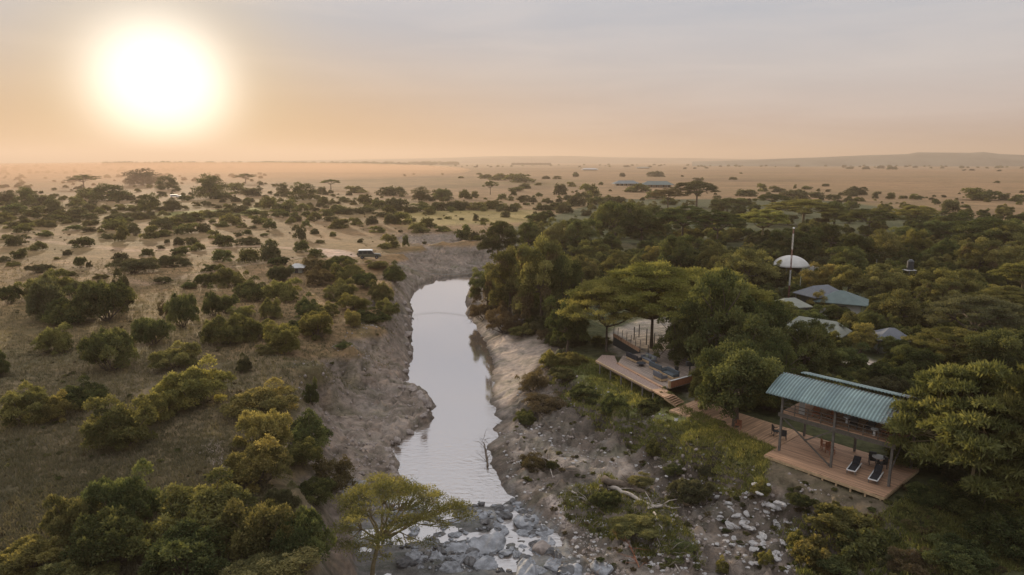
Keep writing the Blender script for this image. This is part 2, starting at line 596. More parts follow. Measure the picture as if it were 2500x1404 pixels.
# dark debris and damp earth over the right bank
rbk = bank * (xf > -2) * (1 - sand)
col = lay(col, rbk * 0.62 * sstep(-0.12, 0.22, fbm(xf / 1.7, yf / 1.3, 241, 5)), (0.078, 0.064, 0.055))
col = lay(col, rbk * 0.45 * sstep(0.20, 0.42, fbm(xf / 0.9, yf / 0.8, 251, 4)), (0.27, 0.235, 0.21))
crk = sstep(0.06, 0.0, np.abs(fbm(xf * 0.55, yf * 0.42, 47, 4))) + 0.7 * sstep(0.05, 0.0, np.abs(fbm(xf * 1.3, yf * 1.1, 49, 3)))
col = lay(col, bank * 0.55 * crk * (1 - sand), (0.085, 0.070, 0.062))      # darker lines along the cracks
# green creeping onto the bank
col = lay(col, bank * 0.35 * sstep(0.25, 0.6, fbm(xf / 5, yf / 5, 231, 4)), (0.12, 0.115, 0.05))
bedc = nearm * (d_riv < 0.5) * sstep(58, 55, yf)
col = lay(col, bedc, (0.18, 0.172, 0.17))
col = lay(col, bedc * sstep(0.0, 0.5, n3), (0.30, 0.285, 0.275))
wet = nearm * sstep(WZ + 0.42, WZ + 0.10, zf) * np.where(bedc > 0, 0.6, 1)
col = lay(col, wet * 0.6, (0.075, 0.060, 0.052))
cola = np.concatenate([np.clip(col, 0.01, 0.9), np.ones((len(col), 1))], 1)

gm, t, out = new_mat("savanna_soil")
at = N(t, 'ShaderNodeAttribute', attribute_name='soil')
co = N(t, 'ShaderNodeTexCoord')
na = N(t, 'ShaderNodeTexNoise', i_Scale=1.1, i_Detail=9.0, i_Roughness=0.7)
nb = N(t, 'ShaderNodeTexNoise', i_Scale=0.06, i_Detail=7.0, i_Roughness=0.6)
nc = N(t, 'ShaderNodeTexVoronoi', i_Scale=1.6)
for n_ in (na, nb, nc):
    t.links.new(co.outputs['Object'], n_.inputs[0])
f1 = ramp(t, na.outputs[0], [(0.32, (0.62, 0.62, 0.60, 1)), (0.5, (1, 1, 1, 1)), (0.72, (1.4, 1.36, 1.3, 1))])
f2 = ramp(t, nb.outputs[0], [(0.3, (0.78, 0.80, 0.80, 1)), (0.7, (1.2, 1.18, 1.14, 1))])
cc = mixc(t, 1.0, at.outputs['Color'], f1, 'MULTIPLY')
cc = mixc(t, 1.0, cc, f2, 'MULTIPLY')
nd = N(t, 'ShaderNodeTexNoise', i_Scale=0.35, i_Detail=8.0, i_Roughness=0.75)
nd.inputs['Distortion'].default_value = 0.8
mpg = N(t, 'ShaderNodeMapping')
mpg.inputs['Scale'].default_value = (0.6, 1.5, 1.0)
t.links.new(co.outputs['Object'], mpg.inputs[0])
t.links.new(mpg.outputs[0], nd.inputs[0])
cc = mixc(t, 1.0, cc, ramp(t, nd.outputs[0], [(0.38, (0.70, 0.74, 0.66, 1)), (0.52, (1, 1, 1, 1)), (0.66, (1.32, 1.24, 1.12, 1))]), 'MULTIPLY')
bs = N(t, 'ShaderNodeBsdfPrincipled', i_Roughness=0.95)
bs.inputs['Specular IOR Level'].default_value = 0.15
t.links.new(cc, bs.inputs['Base Color'])
hsum = mathn(t, 'ADD', na.outputs[0], mathn(t, 'MULTIPLY', nc.outputs[0], 0.25))
bp = N(t, 'ShaderNodeBump', i_Strength=0.9, i_Distance=0.45)
t.links.new(hsum, bp.inputs['Height'])
t.links.new(bp.outputs[0], bs.inputs['Normal'])
t.links.new(bs.outputs[0], out.inputs[0])

gme = mesh_np("ground", np.stack([xf, yf, zf], 1), faces, [gm], smooth=True,
              attrs={'soil': ('FLOAT_COLOR', 'POINT', cola)})
tag(link("ground", gme), kind='structure')

# ------------------------------------------------------------------ river
wm, t, out = new_mat("river_water")
co = N(t, 'ShaderNodeTexCoord')
mpn = N(t, 'ShaderNodeMapping')
mpn.inputs['Scale'].default_value = (0.9, 1.6, 1.0)
t.links.new(co.outputs['Object'], mpn.inputs[0])
w1 = N(t, 'ShaderNodeTexNoise', i_Scale=1.5, i_Detail=4.0, i_Roughness=0.55)
w2 = N(t, 'ShaderNodeTexNoise', i_Scale=0.22, i_Detail=3.0, i_Roughness=0.5)
w1.inputs['Distortion'].default_value = 0.6
t.links.new(mpn.outputs[0], w1.inputs[0])
t.links.new(mpn.outputs[0], w2.inputs[0])
sx = N(t, 'ShaderNodeSeparateXYZ')
t.links.new(co.outputs['Object'], sx.inputs[0])
# calm upstream pool, riffled water downstream
rif = N(t, 'ShaderNodeMapRange', i_1=80.0, i_2=56.0, i_3=0.03, i_4=0.85)
t.links.new(sx.outputs[1], rif.inputs[0])
bp = N(t, 'ShaderNodeBump', i_Distance=0.12)
t.links.new(mathn(t, 'MULTIPLY', rif.outputs[0], mathn(t, 'ADD', 0.35, w2.outputs[0])), bp.inputs['Strength'])
t.links.new(w1.outputs[0], bp.inputs['Height'])
dif = N(t, 'ShaderNodeBsdfDiffuse')
dif.inputs[0].default_value = (0.20, 0.155, 0.125, 1)
gls = N(t, 'ShaderNodeBsdfGlossy', i_Roughness=0.06)
gls.inputs[0].default_value = (0.95, 0.95, 0.97, 1)
rgh = N(t, 'ShaderNodeMapRange', i_1=60.0, i_2=54.0, i_3=0.05, i_4=0.30)
t.links.new(sx.outputs[1], rgh.inputs[0])
t.links.new(rgh.outputs[0], gls.inputs['Roughness'])
t.links.new(bp.outputs[0], gls.inputs['Normal'])
fr = N(t, 'ShaderNodeFresnel', i_IOR=1.6)
t.links.new(bp.outputs[0], fr.inputs['Normal'])
mx = N(t, 'ShaderNodeMixShader')
frc = N(t, 'ShaderNodeMapRange', i_1=0.05, i_2=0.45, i_3=0.36, i_4=0.97)
t.links.new(fr.outputs[0], frc.inputs[0])
t.links.new(frc.outputs[0], mx.inputs[0])
t.links.new(dif.outputs[0], mx.inputs[1])
t.links.new(gls.outputs[0], mx.inputs[2])
t.links.new(mx.outputs[0], out.inputs[0])
xs, ys = np.linspace(-40, 60, 60), np.linspace(28, 235, 90)
XX, YY = np.meshgrid(xs, ys)
ii = np.arange(XX.size).reshape(XX.shape)
ff = np.stack([ii[:-1, :-1].ravel(), ii[:-1, 1:].ravel(), ii[1:, 1:].ravel(), ii[1:, :-1].ravel()], 1)
wme = mesh_np("river_water", np.stack([XX.ravel(), YY.ravel(), np.full(XX.size, WZ)], 1), ff, [wm], smooth=True)
tag(link("river_water", wme), kind='structure')

# ------------------------------------------------------------------ foliage materials
def leaf_mat(name, dark, mid, light, transl=0.42, hue=0.05):
    m, t, out = new_mat(name)
    at = N(t, 'ShaderNodeAttribute', attribute_name='tint')
    oi = N(t, 'ShaderNodeObjectInfo')
    c = ramp(t, at.outputs['Fac'], [(0.05, dark + (1,)), (0.5, mid + (1,)), (0.95, light + (1,))])
    hs = N(t, 'ShaderNodeHueSaturation')
    t.links.new(c, hs.inputs['Color'])
    mr = N(t, 'ShaderNodeMapRange', i_3=0.5 - hue * 0.35, i_4=0.5 + hue * 0.25)
    t.links.new(oi.outputs['Random'], mr.inputs[0])
    t.links.new(mr.outputs[0], hs.inputs['Hue'])
    mv = N(t, 'ShaderNodeMapRange', i_3=0.72, i_4=1.25)
    fr_ = mathn(t, 'FRACT', mathn(t, 'MULTIPLY', oi.outputs['Random'], 7.31))
    t.links.new(fr_, mv.inputs[0])
    t.links.new(mv.outputs[0], hs.inputs['Value'])
    d = N(t, 'ShaderNodeBsdfDiffuse')
    tr = N(t, 'ShaderNodeBsdfTranslucent')
    t.links.new(hs.outputs[0], d.inputs[0])
    wc = mixc(t, 1.0, hs.outputs[0], (1.35, 1.30, 0.75, 1), 'MULTIPLY')
    t.links.new(wc, tr.inputs[0])
    mx = N(t, 'ShaderNodeMixShader', i_0=transl)
    t.links.new(d.outputs[0], mx.inputs[1])
    t.links.new(tr.outputs[0], mx.inputs[2])
    t.links.new(mx.outputs[0], out.inputs[0])
    return m


LM = {
    'olive': leaf_mat("leaf_olive", (0.066, 0.068, 0.032), (0.126, 0.122, 0.052), (0.265, 0.235, 0.095), 0.45),
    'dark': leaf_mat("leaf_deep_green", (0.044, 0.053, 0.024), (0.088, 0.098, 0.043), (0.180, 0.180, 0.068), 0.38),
    'yellow': leaf_mat("leaf_gold_green", (0.082, 0.080, 0.036), (0.165, 0.148, 0.060), (0.330, 0.275, 0.105), 0.50),
    'acacia': leaf_mat("leaf_acacia", (0.085, 0.086, 0.036), (0.160, 0.155, 0.060), (0.290, 0.260, 0.098), 0.48),
    'gold': leaf_mat("leaf_pale_acacia", (0.095, 0.095, 0.036), (0.185, 0.178, 0.062), (0.330, 0.295, 0.100), 0.50),
    'feather': leaf_mat("leaf_feathery_acacia", (0.060, 0.064, 0.026), (0.112, 0.112, 0.044), (0.215, 0.195, 0.075), 0.45),
    'brown': leaf_mat("leaf_dry_brown", (0.075, 0.055, 0.034), (0.115, 0.088, 0.052), (0.180, 0.140, 0.080), 0.40),
    'grey': leaf_mat("leaf_grey_scrub", (0.058, 0.057, 0.034), (0.092, 0.090, 0.050), (0.140, 0.132, 0.072), 0.38),
}
BARK = simple_mat("bark", (0.105, 0.078, 0.058), 0.9, noise=0.4, scale=5, bump=0.6)
BARK_PALE = simple_mat("pale_dry_wood", (0.33, 0.28, 0.24), 0.9, noise=0.35, scale=5, bump=0.6)
BARK_YEL = simple_mat("acacia_bark", (0.20, 0.155, 0.085), 0.9, noise=0.35, scale=5, bump=0.6)


# ------------------------------------------------------------------ growing plants
def rand_rot_quads(rng, cen, L, W, up_bias=0.0, axis=None):
    """leaf-sized rhombs at the points cen, random orientation"""
    n = len(cen)
    a = rng.normal(size=(n, 3))
    if axis is not None:
        a = a * 0.55 + axis
    a /= np.linalg.norm(a, axis=1, keepdims=True) + 1e-9
    b = rng.normal(size=(n, 3))
    b[:, 2] *= (1 - up_bias)
    b -= (b * a).sum(1, keepdims=True) * a
    b /= np.linalg.norm(b, axis=1, keepdims=True) + 1e-9
    L = (L * rng.uniform(0.6, 1.3, n))[:, None]
    W = (W * rng.uniform(0.6, 1.3, n))[:, None]
    v = np.stack([cen - a * L / 2, cen + b * W / 2 + a * L * 0.08, cen + a * L / 2, cen - b * W / 2 + a * L * 0.08], 1)
    return v.reshape(-1, 3)


def leaves(rng, cl, n, L, W, flat=1.0, up=0.0, outward=0.0, shell=0.5):
    """cl: list of (x,y,z,rx,rz); n leaves in total, weighted by cluster area"""
    cl = np.asarray(cl, float)
    wgt = cl[:, 3] ** 2
    ci = rng.choice(len(cl), n, p=wgt / wgt.sum())
    d = rng.normal(size=(n, 3))
    d /= np.linalg.norm(d, axis=1, keepdims=True)
    d[:, 2] = np.where(d[:, 2] < -0.3, -d[:, 2] * 0.5, d[:, 2])
    rr = (shell + (1 - shell) * rng.uniform(size=n) ** 0.7)
    rr *= 1 + 0.22 * rng.normal(size=n) * 0.5
    cen = cl[ci, :3] + d * rr[:, None] * np.stack([cl[ci, 3], cl[ci, 3], cl[ci, 4]], 1)
    cen[:, 2] = np.maximum(cen[:, 2], 0.02)
    v = rand_rot_quads(rng, cen, L, W, up, d * outward if outward else None)
    ct = rng.uniform(0.0, 0.85, len(cl))
    tint = np.clip(ct[ci] * 0.75 + rng.uniform(0, 0.35, n), 0, 1)
    return v, tint


def tube(V, F, pts, rad, seg=5):
    pts = [Vector(p) for p in pts]
    base = len(V)
    for i, p in enumerate(pts):
        dr = (pts[min(i + 1, len(pts) - 1)] - pts[max(i - 1, 0)])
        dr = dr.normalized() if dr.length > 1e-6 else Vector((0, 0, 1))
        a = dr.cross(Vector((0.31, 0.87, 0.11))).normalized()
        b = dr.cross(a)
        for k in range(seg):
            an = 2 * math.pi * k / seg
            V.append(tuple(p + (a * math.cos(an) + b * math.sin(an)) * rad[i]))
    for i in range(len(pts) - 1):
        for k in range(seg):
            F.append((base + i * seg + k, base + i * seg + (k + 1) % seg, base + (i + 1) * seg + (k + 1) % seg, base + (i + 1) * seg + k))


def limb(V, F, rng, a, b, r0, r1, sag=0.12, n=5, seg=5, mid=None):
    a, b = Vector(a), Vector(b)
    L = (b - a).length
    pts, rad = [], []
    off = Vector(rng.normal(size=3)) * L * 0.06
    for i in range(n + 1):
        t = i / n
        p = a.lerp(b, t) + off * math.sin(math.pi * t) + Vector((0, 0, -sag * L * math.sin(math.pi * t)))
        p += Vector(rng.normal(size=3)) * L * 0.012 * (0 < i < n)
        pts.append(p)
        rad.append(r0 + (r1 - r0) * t)
    tube(V, F, pts, rad, seg)
    return pts


def woody(rng, cl, trunk_pts, r0, r1, hubs=6, sag=0.1, tw=0.03, thr=1.0):
    V, F = [], []
    pts = [Vector(p) for p in trunk_pts]
    rad = [r0 * (1.35 if i == 0 else 1) + (r1 - r0) * i / (len(pts) - 1) for i in range(len(pts))]
    tube(V, F, pts, rad, 8)
    top = pts[-1]
    cl = np.asarray(cl)
    c = cl[:, :3]
    hub_i = [int(np.argmax(np.linalg.norm(c - c.mean(0), axis=1)))]
    while len(hub_i) < min(hubs, len(c)):
        dd = np.min([np.linalg.norm(c - c[h], axis=1) for h in hub_i], axis=0)
        hub_i.append(int(np.argmax(dd)))
    own = np.argmin([np.linalg.norm(c - c[h], axis=1) for h in hub_i], axis=0)
    for k in range(len(hub_i)):
        mem = c[own == k]
        h = Vector(mem.mean(0)) * 0.58 + top * 0.42
        h.z = top.z + (Vector(mem.mean(0)).z - top.z) * 0.62
        limb(V, F, rng, top, h, r1 * 0.8, r1 * 0.42, sag)
        for m_ in mem:
            if rng.uniform() < thr:
                limb(V, F, rng, h, m_, r1 * 0.33, tw, sag * 0.5, 3, 4)
    return np.array(V), np.array(F)


def umbrella(rng, W, H, n=70, thick=0.10, dome=0.28, off=(0, 0)):
    cl = []
    for i in range(n):
        r = math.sqrt(rng.uniform(0, 1)) * W / 2 * 0.93
        a = rng.uniform(0, 2 * math.pi)
        rr = r / (W / 2)
        lob = 1 + 0.16 * math.sin(3 * a + 1) + 0.10 * math.sin(7 * a)
        z = H * (1 - dome * rr ** 2.0) - rng.uniform(0, 0.16) * H - W * thick * 0.4
        cl.append((r * math.cos(a) * lob + off[0], r * math.sin(a) * lob + off[1], z, W * rng.uniform(0.06, 0.115), W * rng.uniform(0.018, 0.036)))
    return cl


def roundish(rng, W, H, n=45, low=0.18, lump=0.16):
    cl = []
    ph = rng.uniform(0, 6.28, 4)
    for i in range(n):
        a = rng.uniform(0, 2 * math.pi)
        u = rng.uniform(-0.35, 1.0)
        q = math.sqrt(max(0, 1 - u ** 3.2)) if u > 0 else 1.0 - 0.3 * u * u
        lob = 1 + 0.20 * math.sin(2 * a + ph[0]) + 0.14 * math.sin(5 * a + ph[1]) + 0.10 * math.sin(3 * u * 4 + ph[2])
        s = rng.uniform(0.66, 0.92) * lob
        r = W / 2 * q * s * 0.84
        z = H * (low + (1 - low) * (0.30 + 0.60 * u * s * (1 + 0.12 * math.sin(3 * a + ph[3]))))
        rad = W * lump * rng.uniform(0.65, 1.25)
        cl.append((r * math.cos(a), r * math.sin(a), max(rad * 0.4, z), rad, rad * rng.uniform(0.7, 1.0)))
    cl.append((0, 0, H * 0.5, W * 0.25, H * 0.3))
    return cl


def crown_mesh(name, rng, cl, n, L, W, mat, up=0.0, outward=0.0, shell=0.5, extra=None):
    v, tint = leaves(rng, cl, n, L, W, up=up, outward=outward, shell=shell)
    mats = [mat]
    fm = np.zeros(len(tint), int)
    if extra:                                    # creepers and dead twigs caught in the crown
        v2, t2 = leaves(rng, extra[0], extra[1], L, W, shell=shell)
        v, tint = np.concatenate([v, v2]), np.concatenate([tint, t2])
        mats.append(extra[2])
        fm = np.concatenate([fm, np.ones(len(t2), int)])
    f = np.arange(len(v)).reshape(-1, 4)
    return mesh_np(name, v, f, mats, fm, attrs={'tint': ('FLOAT', 'FACE', tint)})


class Kind:
    def __init__(s, W, H, crown, trunk=None):
        s.crown, s.trunk = crown, trunk
        co_ = np.empty(len(crown.vertices) * 3, np.float32)
        crown.vertices.foreach_get('co', co_)
        co_ = co_.reshape(-1, 3)
        cx_, cy_ = np.median(co_[:, 0]), np.median(co_[:, 1])
        s.W = 2 * float(np.percentile(np.hypot(co_[:, 0] - cx_, co_[:, 1] - cy_), 97))      # true spread and height of the plant
        s.H = float(np.percentile(co_[:, 2], 99.3))


def bush_kind(seed, W, H, mat, n=9000, L=0.17, lumps=26, stems=True, up=0.0, shell=0.66, far=False):
    rng = np.random.default_rng(seed)
    cl = roundish(rng, W, H, lumps, low=-0.12 if far else 0.02, lump=0.19 if far else 0.125)
    v, tint = leaves(rng, cl, n, L, L * 0.6, up=up, outward=0.9, shell=shell)
    # stray shoots that break the outline
    cl2 = [(c[0] * 1.05, c[1] * 1.05, c[2] + c[4] * 0.75, c[3] * 0.4, c[4] * 0.5) for c in cl if c[2] > H * 0.3]
    v2, t2 = leaves(rng, cl2, n // 7, L * 1.2, L * 0.4, outward=1.6, shell=0.1)
    v = np.concatenate([v, v2])
    tint = np.concatenate([tint, np.clip(t2 + 0.15, 0, 1)])
    f = np.arange(len(v)).reshape(-1, 4)
    fm = np.zeros(len(f), int)
    if stems:
        V, F = [], []
        for c in cl[:14]:
            limb(V, F, rng, (rng.normal() * 0.15, rng.normal() * 0.15, 0), c[:3], W * 0.012, W * 0.003, 0.0, 3, 4)
        for c in cl[14:30]:                      # bare tips beyond the leaves
            c = np.array(c[:3])
            limb(V, F, rng, c * 0.7, c * 1.22 + np.array([0, 0, H * 0.10 * rng.uniform()]), W * 0.005, W * 0.0015, 0.0, 3, 4)
        f = np.concatenate([f, np.array(F) + len(v)])
        v = np.concatenate([v, np.array(V)])
        fm = np.concatenate([fm, np.ones(len(F), int)])
        tint = np.concatenate([tint, np.zeros(len(F))])
    me = mesh_np("bush_foliage", v, f, [mat, BARK], fm, attrs={'tint': ('FLOAT', 'FACE', tint)})
    return Kind(W, H, me)


def tree_kind(seed, style, W, H, mat, n=22000, L=0.22, lean=(0, 0), bark=None, nclu=None, hubs=7, extra=None, dome=0.28, r0=None, aspect=0.6, fork=0.45, shell=0.64, low=0.10, lump=0.105):
    rng = np.random.default_rng(seed)
    bark = bark or BARK
    if style == 'umbrella':
        cl = umbrella(rng, W, H, nclu or 75, off=lean, dome=dome)
        base_t = H * fork
        tp = [(0, 0, -0.4), (lean[0] * 0.12, lean[1] * 0.12, base_t * 0.4), (lean[0] * 0.4, lean[1] * 0.4, base_t)]
        V, F = woody(rng, cl, tp, r0 or W * 0.022, (r0 or W * 0.022) * 0.7, hubs, 0.02, 0.02)
        cm = crown_mesh("crown_foliage", rng, cl, n, L * 1.25, L * 0.30, mat, up=0.3, outward=1.1, shell=0.25)
    else:
        cl = roundish(rng, W, H, nclu or 64, low=low, lump=lump)
        tp = [(0, 0, -0.4), (0.1, 0.05, H * 0.2), (lean[0], lean[1], H * 0.36)]
        V, F = woody(rng, cl, tp, r0 or W * 0.03, (r0 or W * 0.03) * 0.7, hubs, 0.02, 0.03, 0.6)
        ex = None
        if extra:
            ce = [(c[0] * 1.04, c[1] * 1.04, c[2] * rng.uniform(0.3, 0.95), c[3] * 0.8, c[4] * 1.3) for c in cl if rng.uniform() < 0.4]
            ex = (ce, int(n * 0.3), extra)
        cm = crown_mesh("crown_foliage", rng, cl, n, L, L * aspect, mat, outward=0.8, shell=shell, extra=ex)
    tm = mesh_np("trunk_wood", V, F, [bark], smooth=True)
    return Kind(W, H, cm, tm)


BK = {}
for key, mt in (('olive', 'olive'), ('dark', 'dark'), ('yellow', 'yellow'), ('grey', 'grey'), ('brown', 'brown')):
    BK[key] = [bush_kind(100 + i * 7 + len(key), 5.0, 3.0, LM[mt], n=17000 if key != 'brown' else 9000, L=0.17, lumps=34 + i * 8) for i in range(2 if key in ('brown', 'grey') else 3)]
BK['farolive'] = [bush_kind(300 + i, 5.0, 3.2, LM['grey' if i % 2 else 'olive'], n=2600, L=0.40, lumps=20 + 4 * i, stems=False, far=True, shell=0.5) for i in range(4)]
BK['fardark'] = [bush_kind(340 + i, 5.0, 3.2, LM['dark' if i != 1 else 'grey'], n=2600, L=0.40, lumps=20 + 4 * i, stems=False, far=True, shell=0.5) for i in range(3)]
TK = {
    'dark': [tree_kind(400 + i, 'round', 9.0, 8.0, LM['dark'], n=26000, L=0.23) for i in range(3)],
    'vine': [tree_kind(410 + i, 'round', 9.0, 9.0, LM['dark' if i else 'olive'], n=28000, L=0.23, extra=LM['brown']) for i in range(2)],
    'olive': [tree_kind(420 + i, 'round', 8.0, 6.5, LM['olive'], n=22000, L=0.21) for i in range(2)],
    'yellow': [tree_kind(430 + i, 'round', 7.0, 5.5, LM['yellow'], n=20000, L=0.19) for i in range(2)],
    'acacia': [tree_kind(440 + i, 'umbrella', 11.0, 7.0, LM['acacia'], n=34000, L=0.26, bark=BARK_YEL, nclu=100) for i in range(3)],
    'acaciadark': [tree_kind(450, 'umbrella', 11.0, 7.0, LM['dark'], n=30000, L=0.26, nclu=90)],
    'acaciabrown': [tree_kind(455, 'umbrella', 11.0, 7.0, LM['brown'], n=18000, L=0.26, nclu=90), tree_kind(456, 'umbrella', 11.0, 7.0, LM['grey'], n=24000, L=0.26, nclu=90)],
    'far': [tree_kind(460 + i, 'round', 12.0, 9.5, LM['grey' if i == 1 else 'dark'], n=7500, L=0.55, nclu=60, low=-0.2, lump=0.17) for i in range(2)],
    'farumb': [tree_kind(465, 'umbrella', 12.0, 8.0, LM['dark'], n=5000, L=0.5, nclu=50)],
}
prng = random.Random(4)


def put_plant(kind, loc, w, h, name, label, cat, group, rz=None, wy=None):
    """one individual plant; its mesh data is shared between copies"""
    rz = prng.uniform(0, 6.28) if rz is None else rz
    wy = w * prng.uniform(0.88, 1.12) if wy is None else wy
    s = (w / kind.W, wy / kind.W, h / kind.H)
    if kind.trunk is None:
        o = link(name, kind.crown, loc=loc)
        o.rotation_euler = (0, 0, rz)
        o.scale = s
    else:
        o = empty(name, loc, rz)
        o.scale = s
        link('trunk', kind.trunk, o)
        link('crown', kind.crown, o)
    return tag(o, label, cat, group)

# ------------------------------------------------------------------ plants, one by one
def place(cx, base, w, h, kind, name, label, cat, group, pool=None):
    g = ground_hit(cx, base)
    W = w / FPX * depth(g)
    fwd = Vector((g.x, g.y, 0)).normalized()
    c = g + fwd * W * 0.36
    c.z = tz(c.x, c.y)
    r = ray(cx, base - h)
    zt = CAMZ + r.z * (c.y / r.y)
    H = min(max(zt - c.z, 0.30 * W), 1.5 * W)
    ks = (pool or BK)[kind]
    k = ks[prng.randrange(len(ks))]
    c.z -= 0.06 * H
    return put_plant(k, c, W, H * 1.04, name, label, cat, group)


G_NEAR = "bushes on the near left bank"
near = [
    (85, 1425, 190, 100, 'yellow', "golden bush filling the bottom left corner of the view"),
    (195, 1335, 150, 135, 'olive', "olive bush with a gold crest, at the left end of the foreground thicket"),
    (305, 1310, 190, 165, 'dark', "dark pointed bush rising highest behind the foreground thicket"),
    (285, 1415, 220, 150, 'dark', "deep green bush between the golden corner bush and the tall dark pointed one"),
    (510, 1335, 240, 155, 'olive', "broad brownish bush in the middle of the foreground thicket, below the bare pale patch"),
    (455, 1450, 250, 160, 'dark', "large shadowy bush at the bottom edge, in front of the broad brownish bush"),
    (640, 1380, 170, 160, 'olive', "lumpy olive bush with pale speckled top, right half of the foreground thicket"),
    (745, 1420, 170, 160, 'dark', "dark green bush just left of the leaning foreground acacia"),
    (660, 1470, 220, 100, 'olive', "low olive bush cut by the bottom edge, left of the leaning acacia"),
    (200, 1470, 210, 95, 'olive', "low bush cut by the bottom edge beside the golden corner bush"),
    (690, 1268, 88, 85, 'grey', "small grey-green round bush between the golden clump and the foreground thicket"),
    (640, 1205, 165, 140, 'yellow', "golden domed bush, lowest of the clump beside the rock shelf"),
    (640, 1120, 160, 120, 'yellow', "golden-green bush in the middle of the clump beside the rock shelf"),
    (650, 1035, 175, 95, 'yellow', "golden bush at the top of the clump beside the rock shelf"),
    (755, 1100, 115, 100, 'dark', "dark bush with yellow tips overhanging the rock shelf"),
    (735, 1170, 110, 95, 'olive', "olive bush tucked under the dark bush with yellow tips"),
    (805, 1195, 130, 85, 'brown', "sparse brown twiggy bush leaning over the lower rock shelf"),
    (770, 1240, 110, 60, 'dark', "low dark bush at the foot of the sparse brown twiggy one"),
    (482, 1005, 165, 122, 'yellow', "round golden bush standing alone on the turf above the bare patch"),
    (300, 1110, 150, 135, 'olive', "large olive bush with a bright leafy sprig on its top left"),
    (385, 1045, 100, 85, 'yellow', "golden bush joined to the right side of the large olive one with the sprig"),
    (75, 1045, 125, 100, 'olive', "olive bush, left one of the pair near the left edge"),
    (140, 1038, 80, 80, 'yellow', "yellowish bush, right one of the pair near the left edge"),
    (205, 1005, 108, 80, 'dark', "compact dark round bush beside the pair near the left edge"),
    (432, 908, 112, 72, 'olive', "olive bush directly above the round golden one"),
    (598, 912, 48, 46, 'grey', "small grey bush alone on the slope left of the grey bank"),
    (275, 915, 130, 105, 'dark', "big dark bush below the two dark bushes with bare twigs"),
    (225, 880, 60, 50, 'olive', "small olive bush touching the upper left of the big dark bush"),
    (135, 868, 82, 72, 'olive', "lone olive bush below the long thicket by the left edge"),
    (-5, 925, 70, 70, 'dark', "dark bush cut by the left edge, level with the lone olive one"),
    (375, 850, 105, 72, 'dark', "dark bush, left one of two with bare twigs"),
    (447, 805, 85, 85, 'dark', "dark bush, right one of two with bare twigs"),
    (403, 778, 30, 46, 'brown', "thin spindly bush standing above the two dark bushes with twigs"),
    (120, 790, 130, 120, 'grey', "grey-brown bush at the left end of the long thicket"),
    (190, 797, 120, 95, 'dark', "dark bush in the front middle of the long thicket"),
    (262, 792, 130, 105, 'dark', "dark bush at the right front of the long thicket"),
    (300, 762, 80, 100, 'grey', "grey bush at the right end of the long thicket"),
    (120, 735, 120, 75, 'olive', "olive bush along the back of the long thicket"),
    (215, 735, 90, 50, 'grey', "low grey bush in the hollow at the back of the long thicket"),
    (25, 745, 55, 45, 'dark', "small dark bush just off the left end of the long thicket"),
    (463, 707, 46, 22, 'dark', "low dark bush at the left end of the row above the long slope"),
    (503, 702, 52, 34, 'dark', "domed dark bush second in the row above the long slope"),
    (562, 704, 82, 56, 'olive', "twin-topped olive bush third in the row above the long slope"),
    (618, 738, 84, 62, 'dark', "broad dark bush with light crest below the pale tent roof"),
    (690, 742, 88, 60, 'olive', "bright-topped bush right of the broad dark one with light crest"),
    (690, 690, 60, 42, 'grey', "dome-shaped grey bush just below the pale tent roof"),
    (778, 702, 76, 52, 'brown', "reddish-brown bush between the tent roof and the riverside thicket"),
    (850, 692, 96, 52, 'olive', "flat-topped olive bush directly under the parked vehicle"),
    (892, 712, 62, 44, 'dark', "dark rounded bush in the riverside thicket below the parked vehicle"),
    (962, 690, 64, 52, 'dark', "dark bush on the brink where the riverbank curves"),
    (930, 745, 66, 62, 'olive', "olive bush on the brink beside the upper pool"),
    (832, 738, 84, 56, 'olive', "fluffy olive bush in the centre of the riverside thicket"),
    (862, 762, 76, 46, 'yellow', "yellow-green bush in the centre of the riverside thicket"),
    (522, 775, 52, 78, 'dark', "upright dark bush with a bare trunk at the left of the riverside slope"),
    (552, 768, 60, 48, 'dark', "dark bush hugging the upright one at the left of the riverside slope"),
    (590, 782, 55, 36, 'olive', "small olive bush in the dip right of the upright dark one"),
    (662, 782, 56, 56, 'olive', "round bush with a pale top in the middle of the riverside slope"),
    (752, 782, 60, 66, 'dark', "tall dark bush in the middle of the riverside slope"),
    (800, 778, 56, 42, 'olive', "olive bush leaning on the tall dark one of the riverside slope"),
    (545, 850, 115, 84, 'olive', "large green bush low on the riverside slope"),
    (618, 835, 90, 66, 'olive', "green bush right behind the large green one low on the slope"),
    (690, 868, 112, 80, 'yellow', "speckled yellowish bush at the foot of the riverside slope"),
    (775, 835, 98, 74, 'yellow', "orange-tipped bush at the foot of the riverside slope"),
    (735, 812, 64, 40, 'dark', "dark bush wedged behind the orange-tipped one"),
    (862, 802, 50, 44, 'yellow', "bright yellow-green bush near the brink of the river"),
    (903, 820, 92, 68, 'dark', "dark domed bush on the brink above the grey bank"),
    (948, 795, 60, 66, 'olive', "olive bush overhanging the river beside the dark domed one"),
    (800, 665, 60, 40, 'dark', "dark bush right of the pale tent roof"),
    (765, 668, 60, 42, 'brown', "rusty bush against the right side of the pale tent roof"),
    (838, 655, 74, 24, 'dark', "low dark bush just in front of the parked vehicle"),
    (920, 662, 60, 26, 'olive', "low olive bush at the nose of the parked vehicle"),
    (652, 870, 50, 30, 'olive', "little olive bush below the green pair on the slope"),
    (840, 865, 50, 30, 'dark', "small dark bush at the head of the grey bank"),
    (760, 945, 44, 26, 'dark', "small dark bush on the crumbling crest of the grey bank"),
]
for (cx, b, w, h, k, lab) in near:
    place(cx, b, w, h, k, "bush", lab, "bush", G_NEAR)

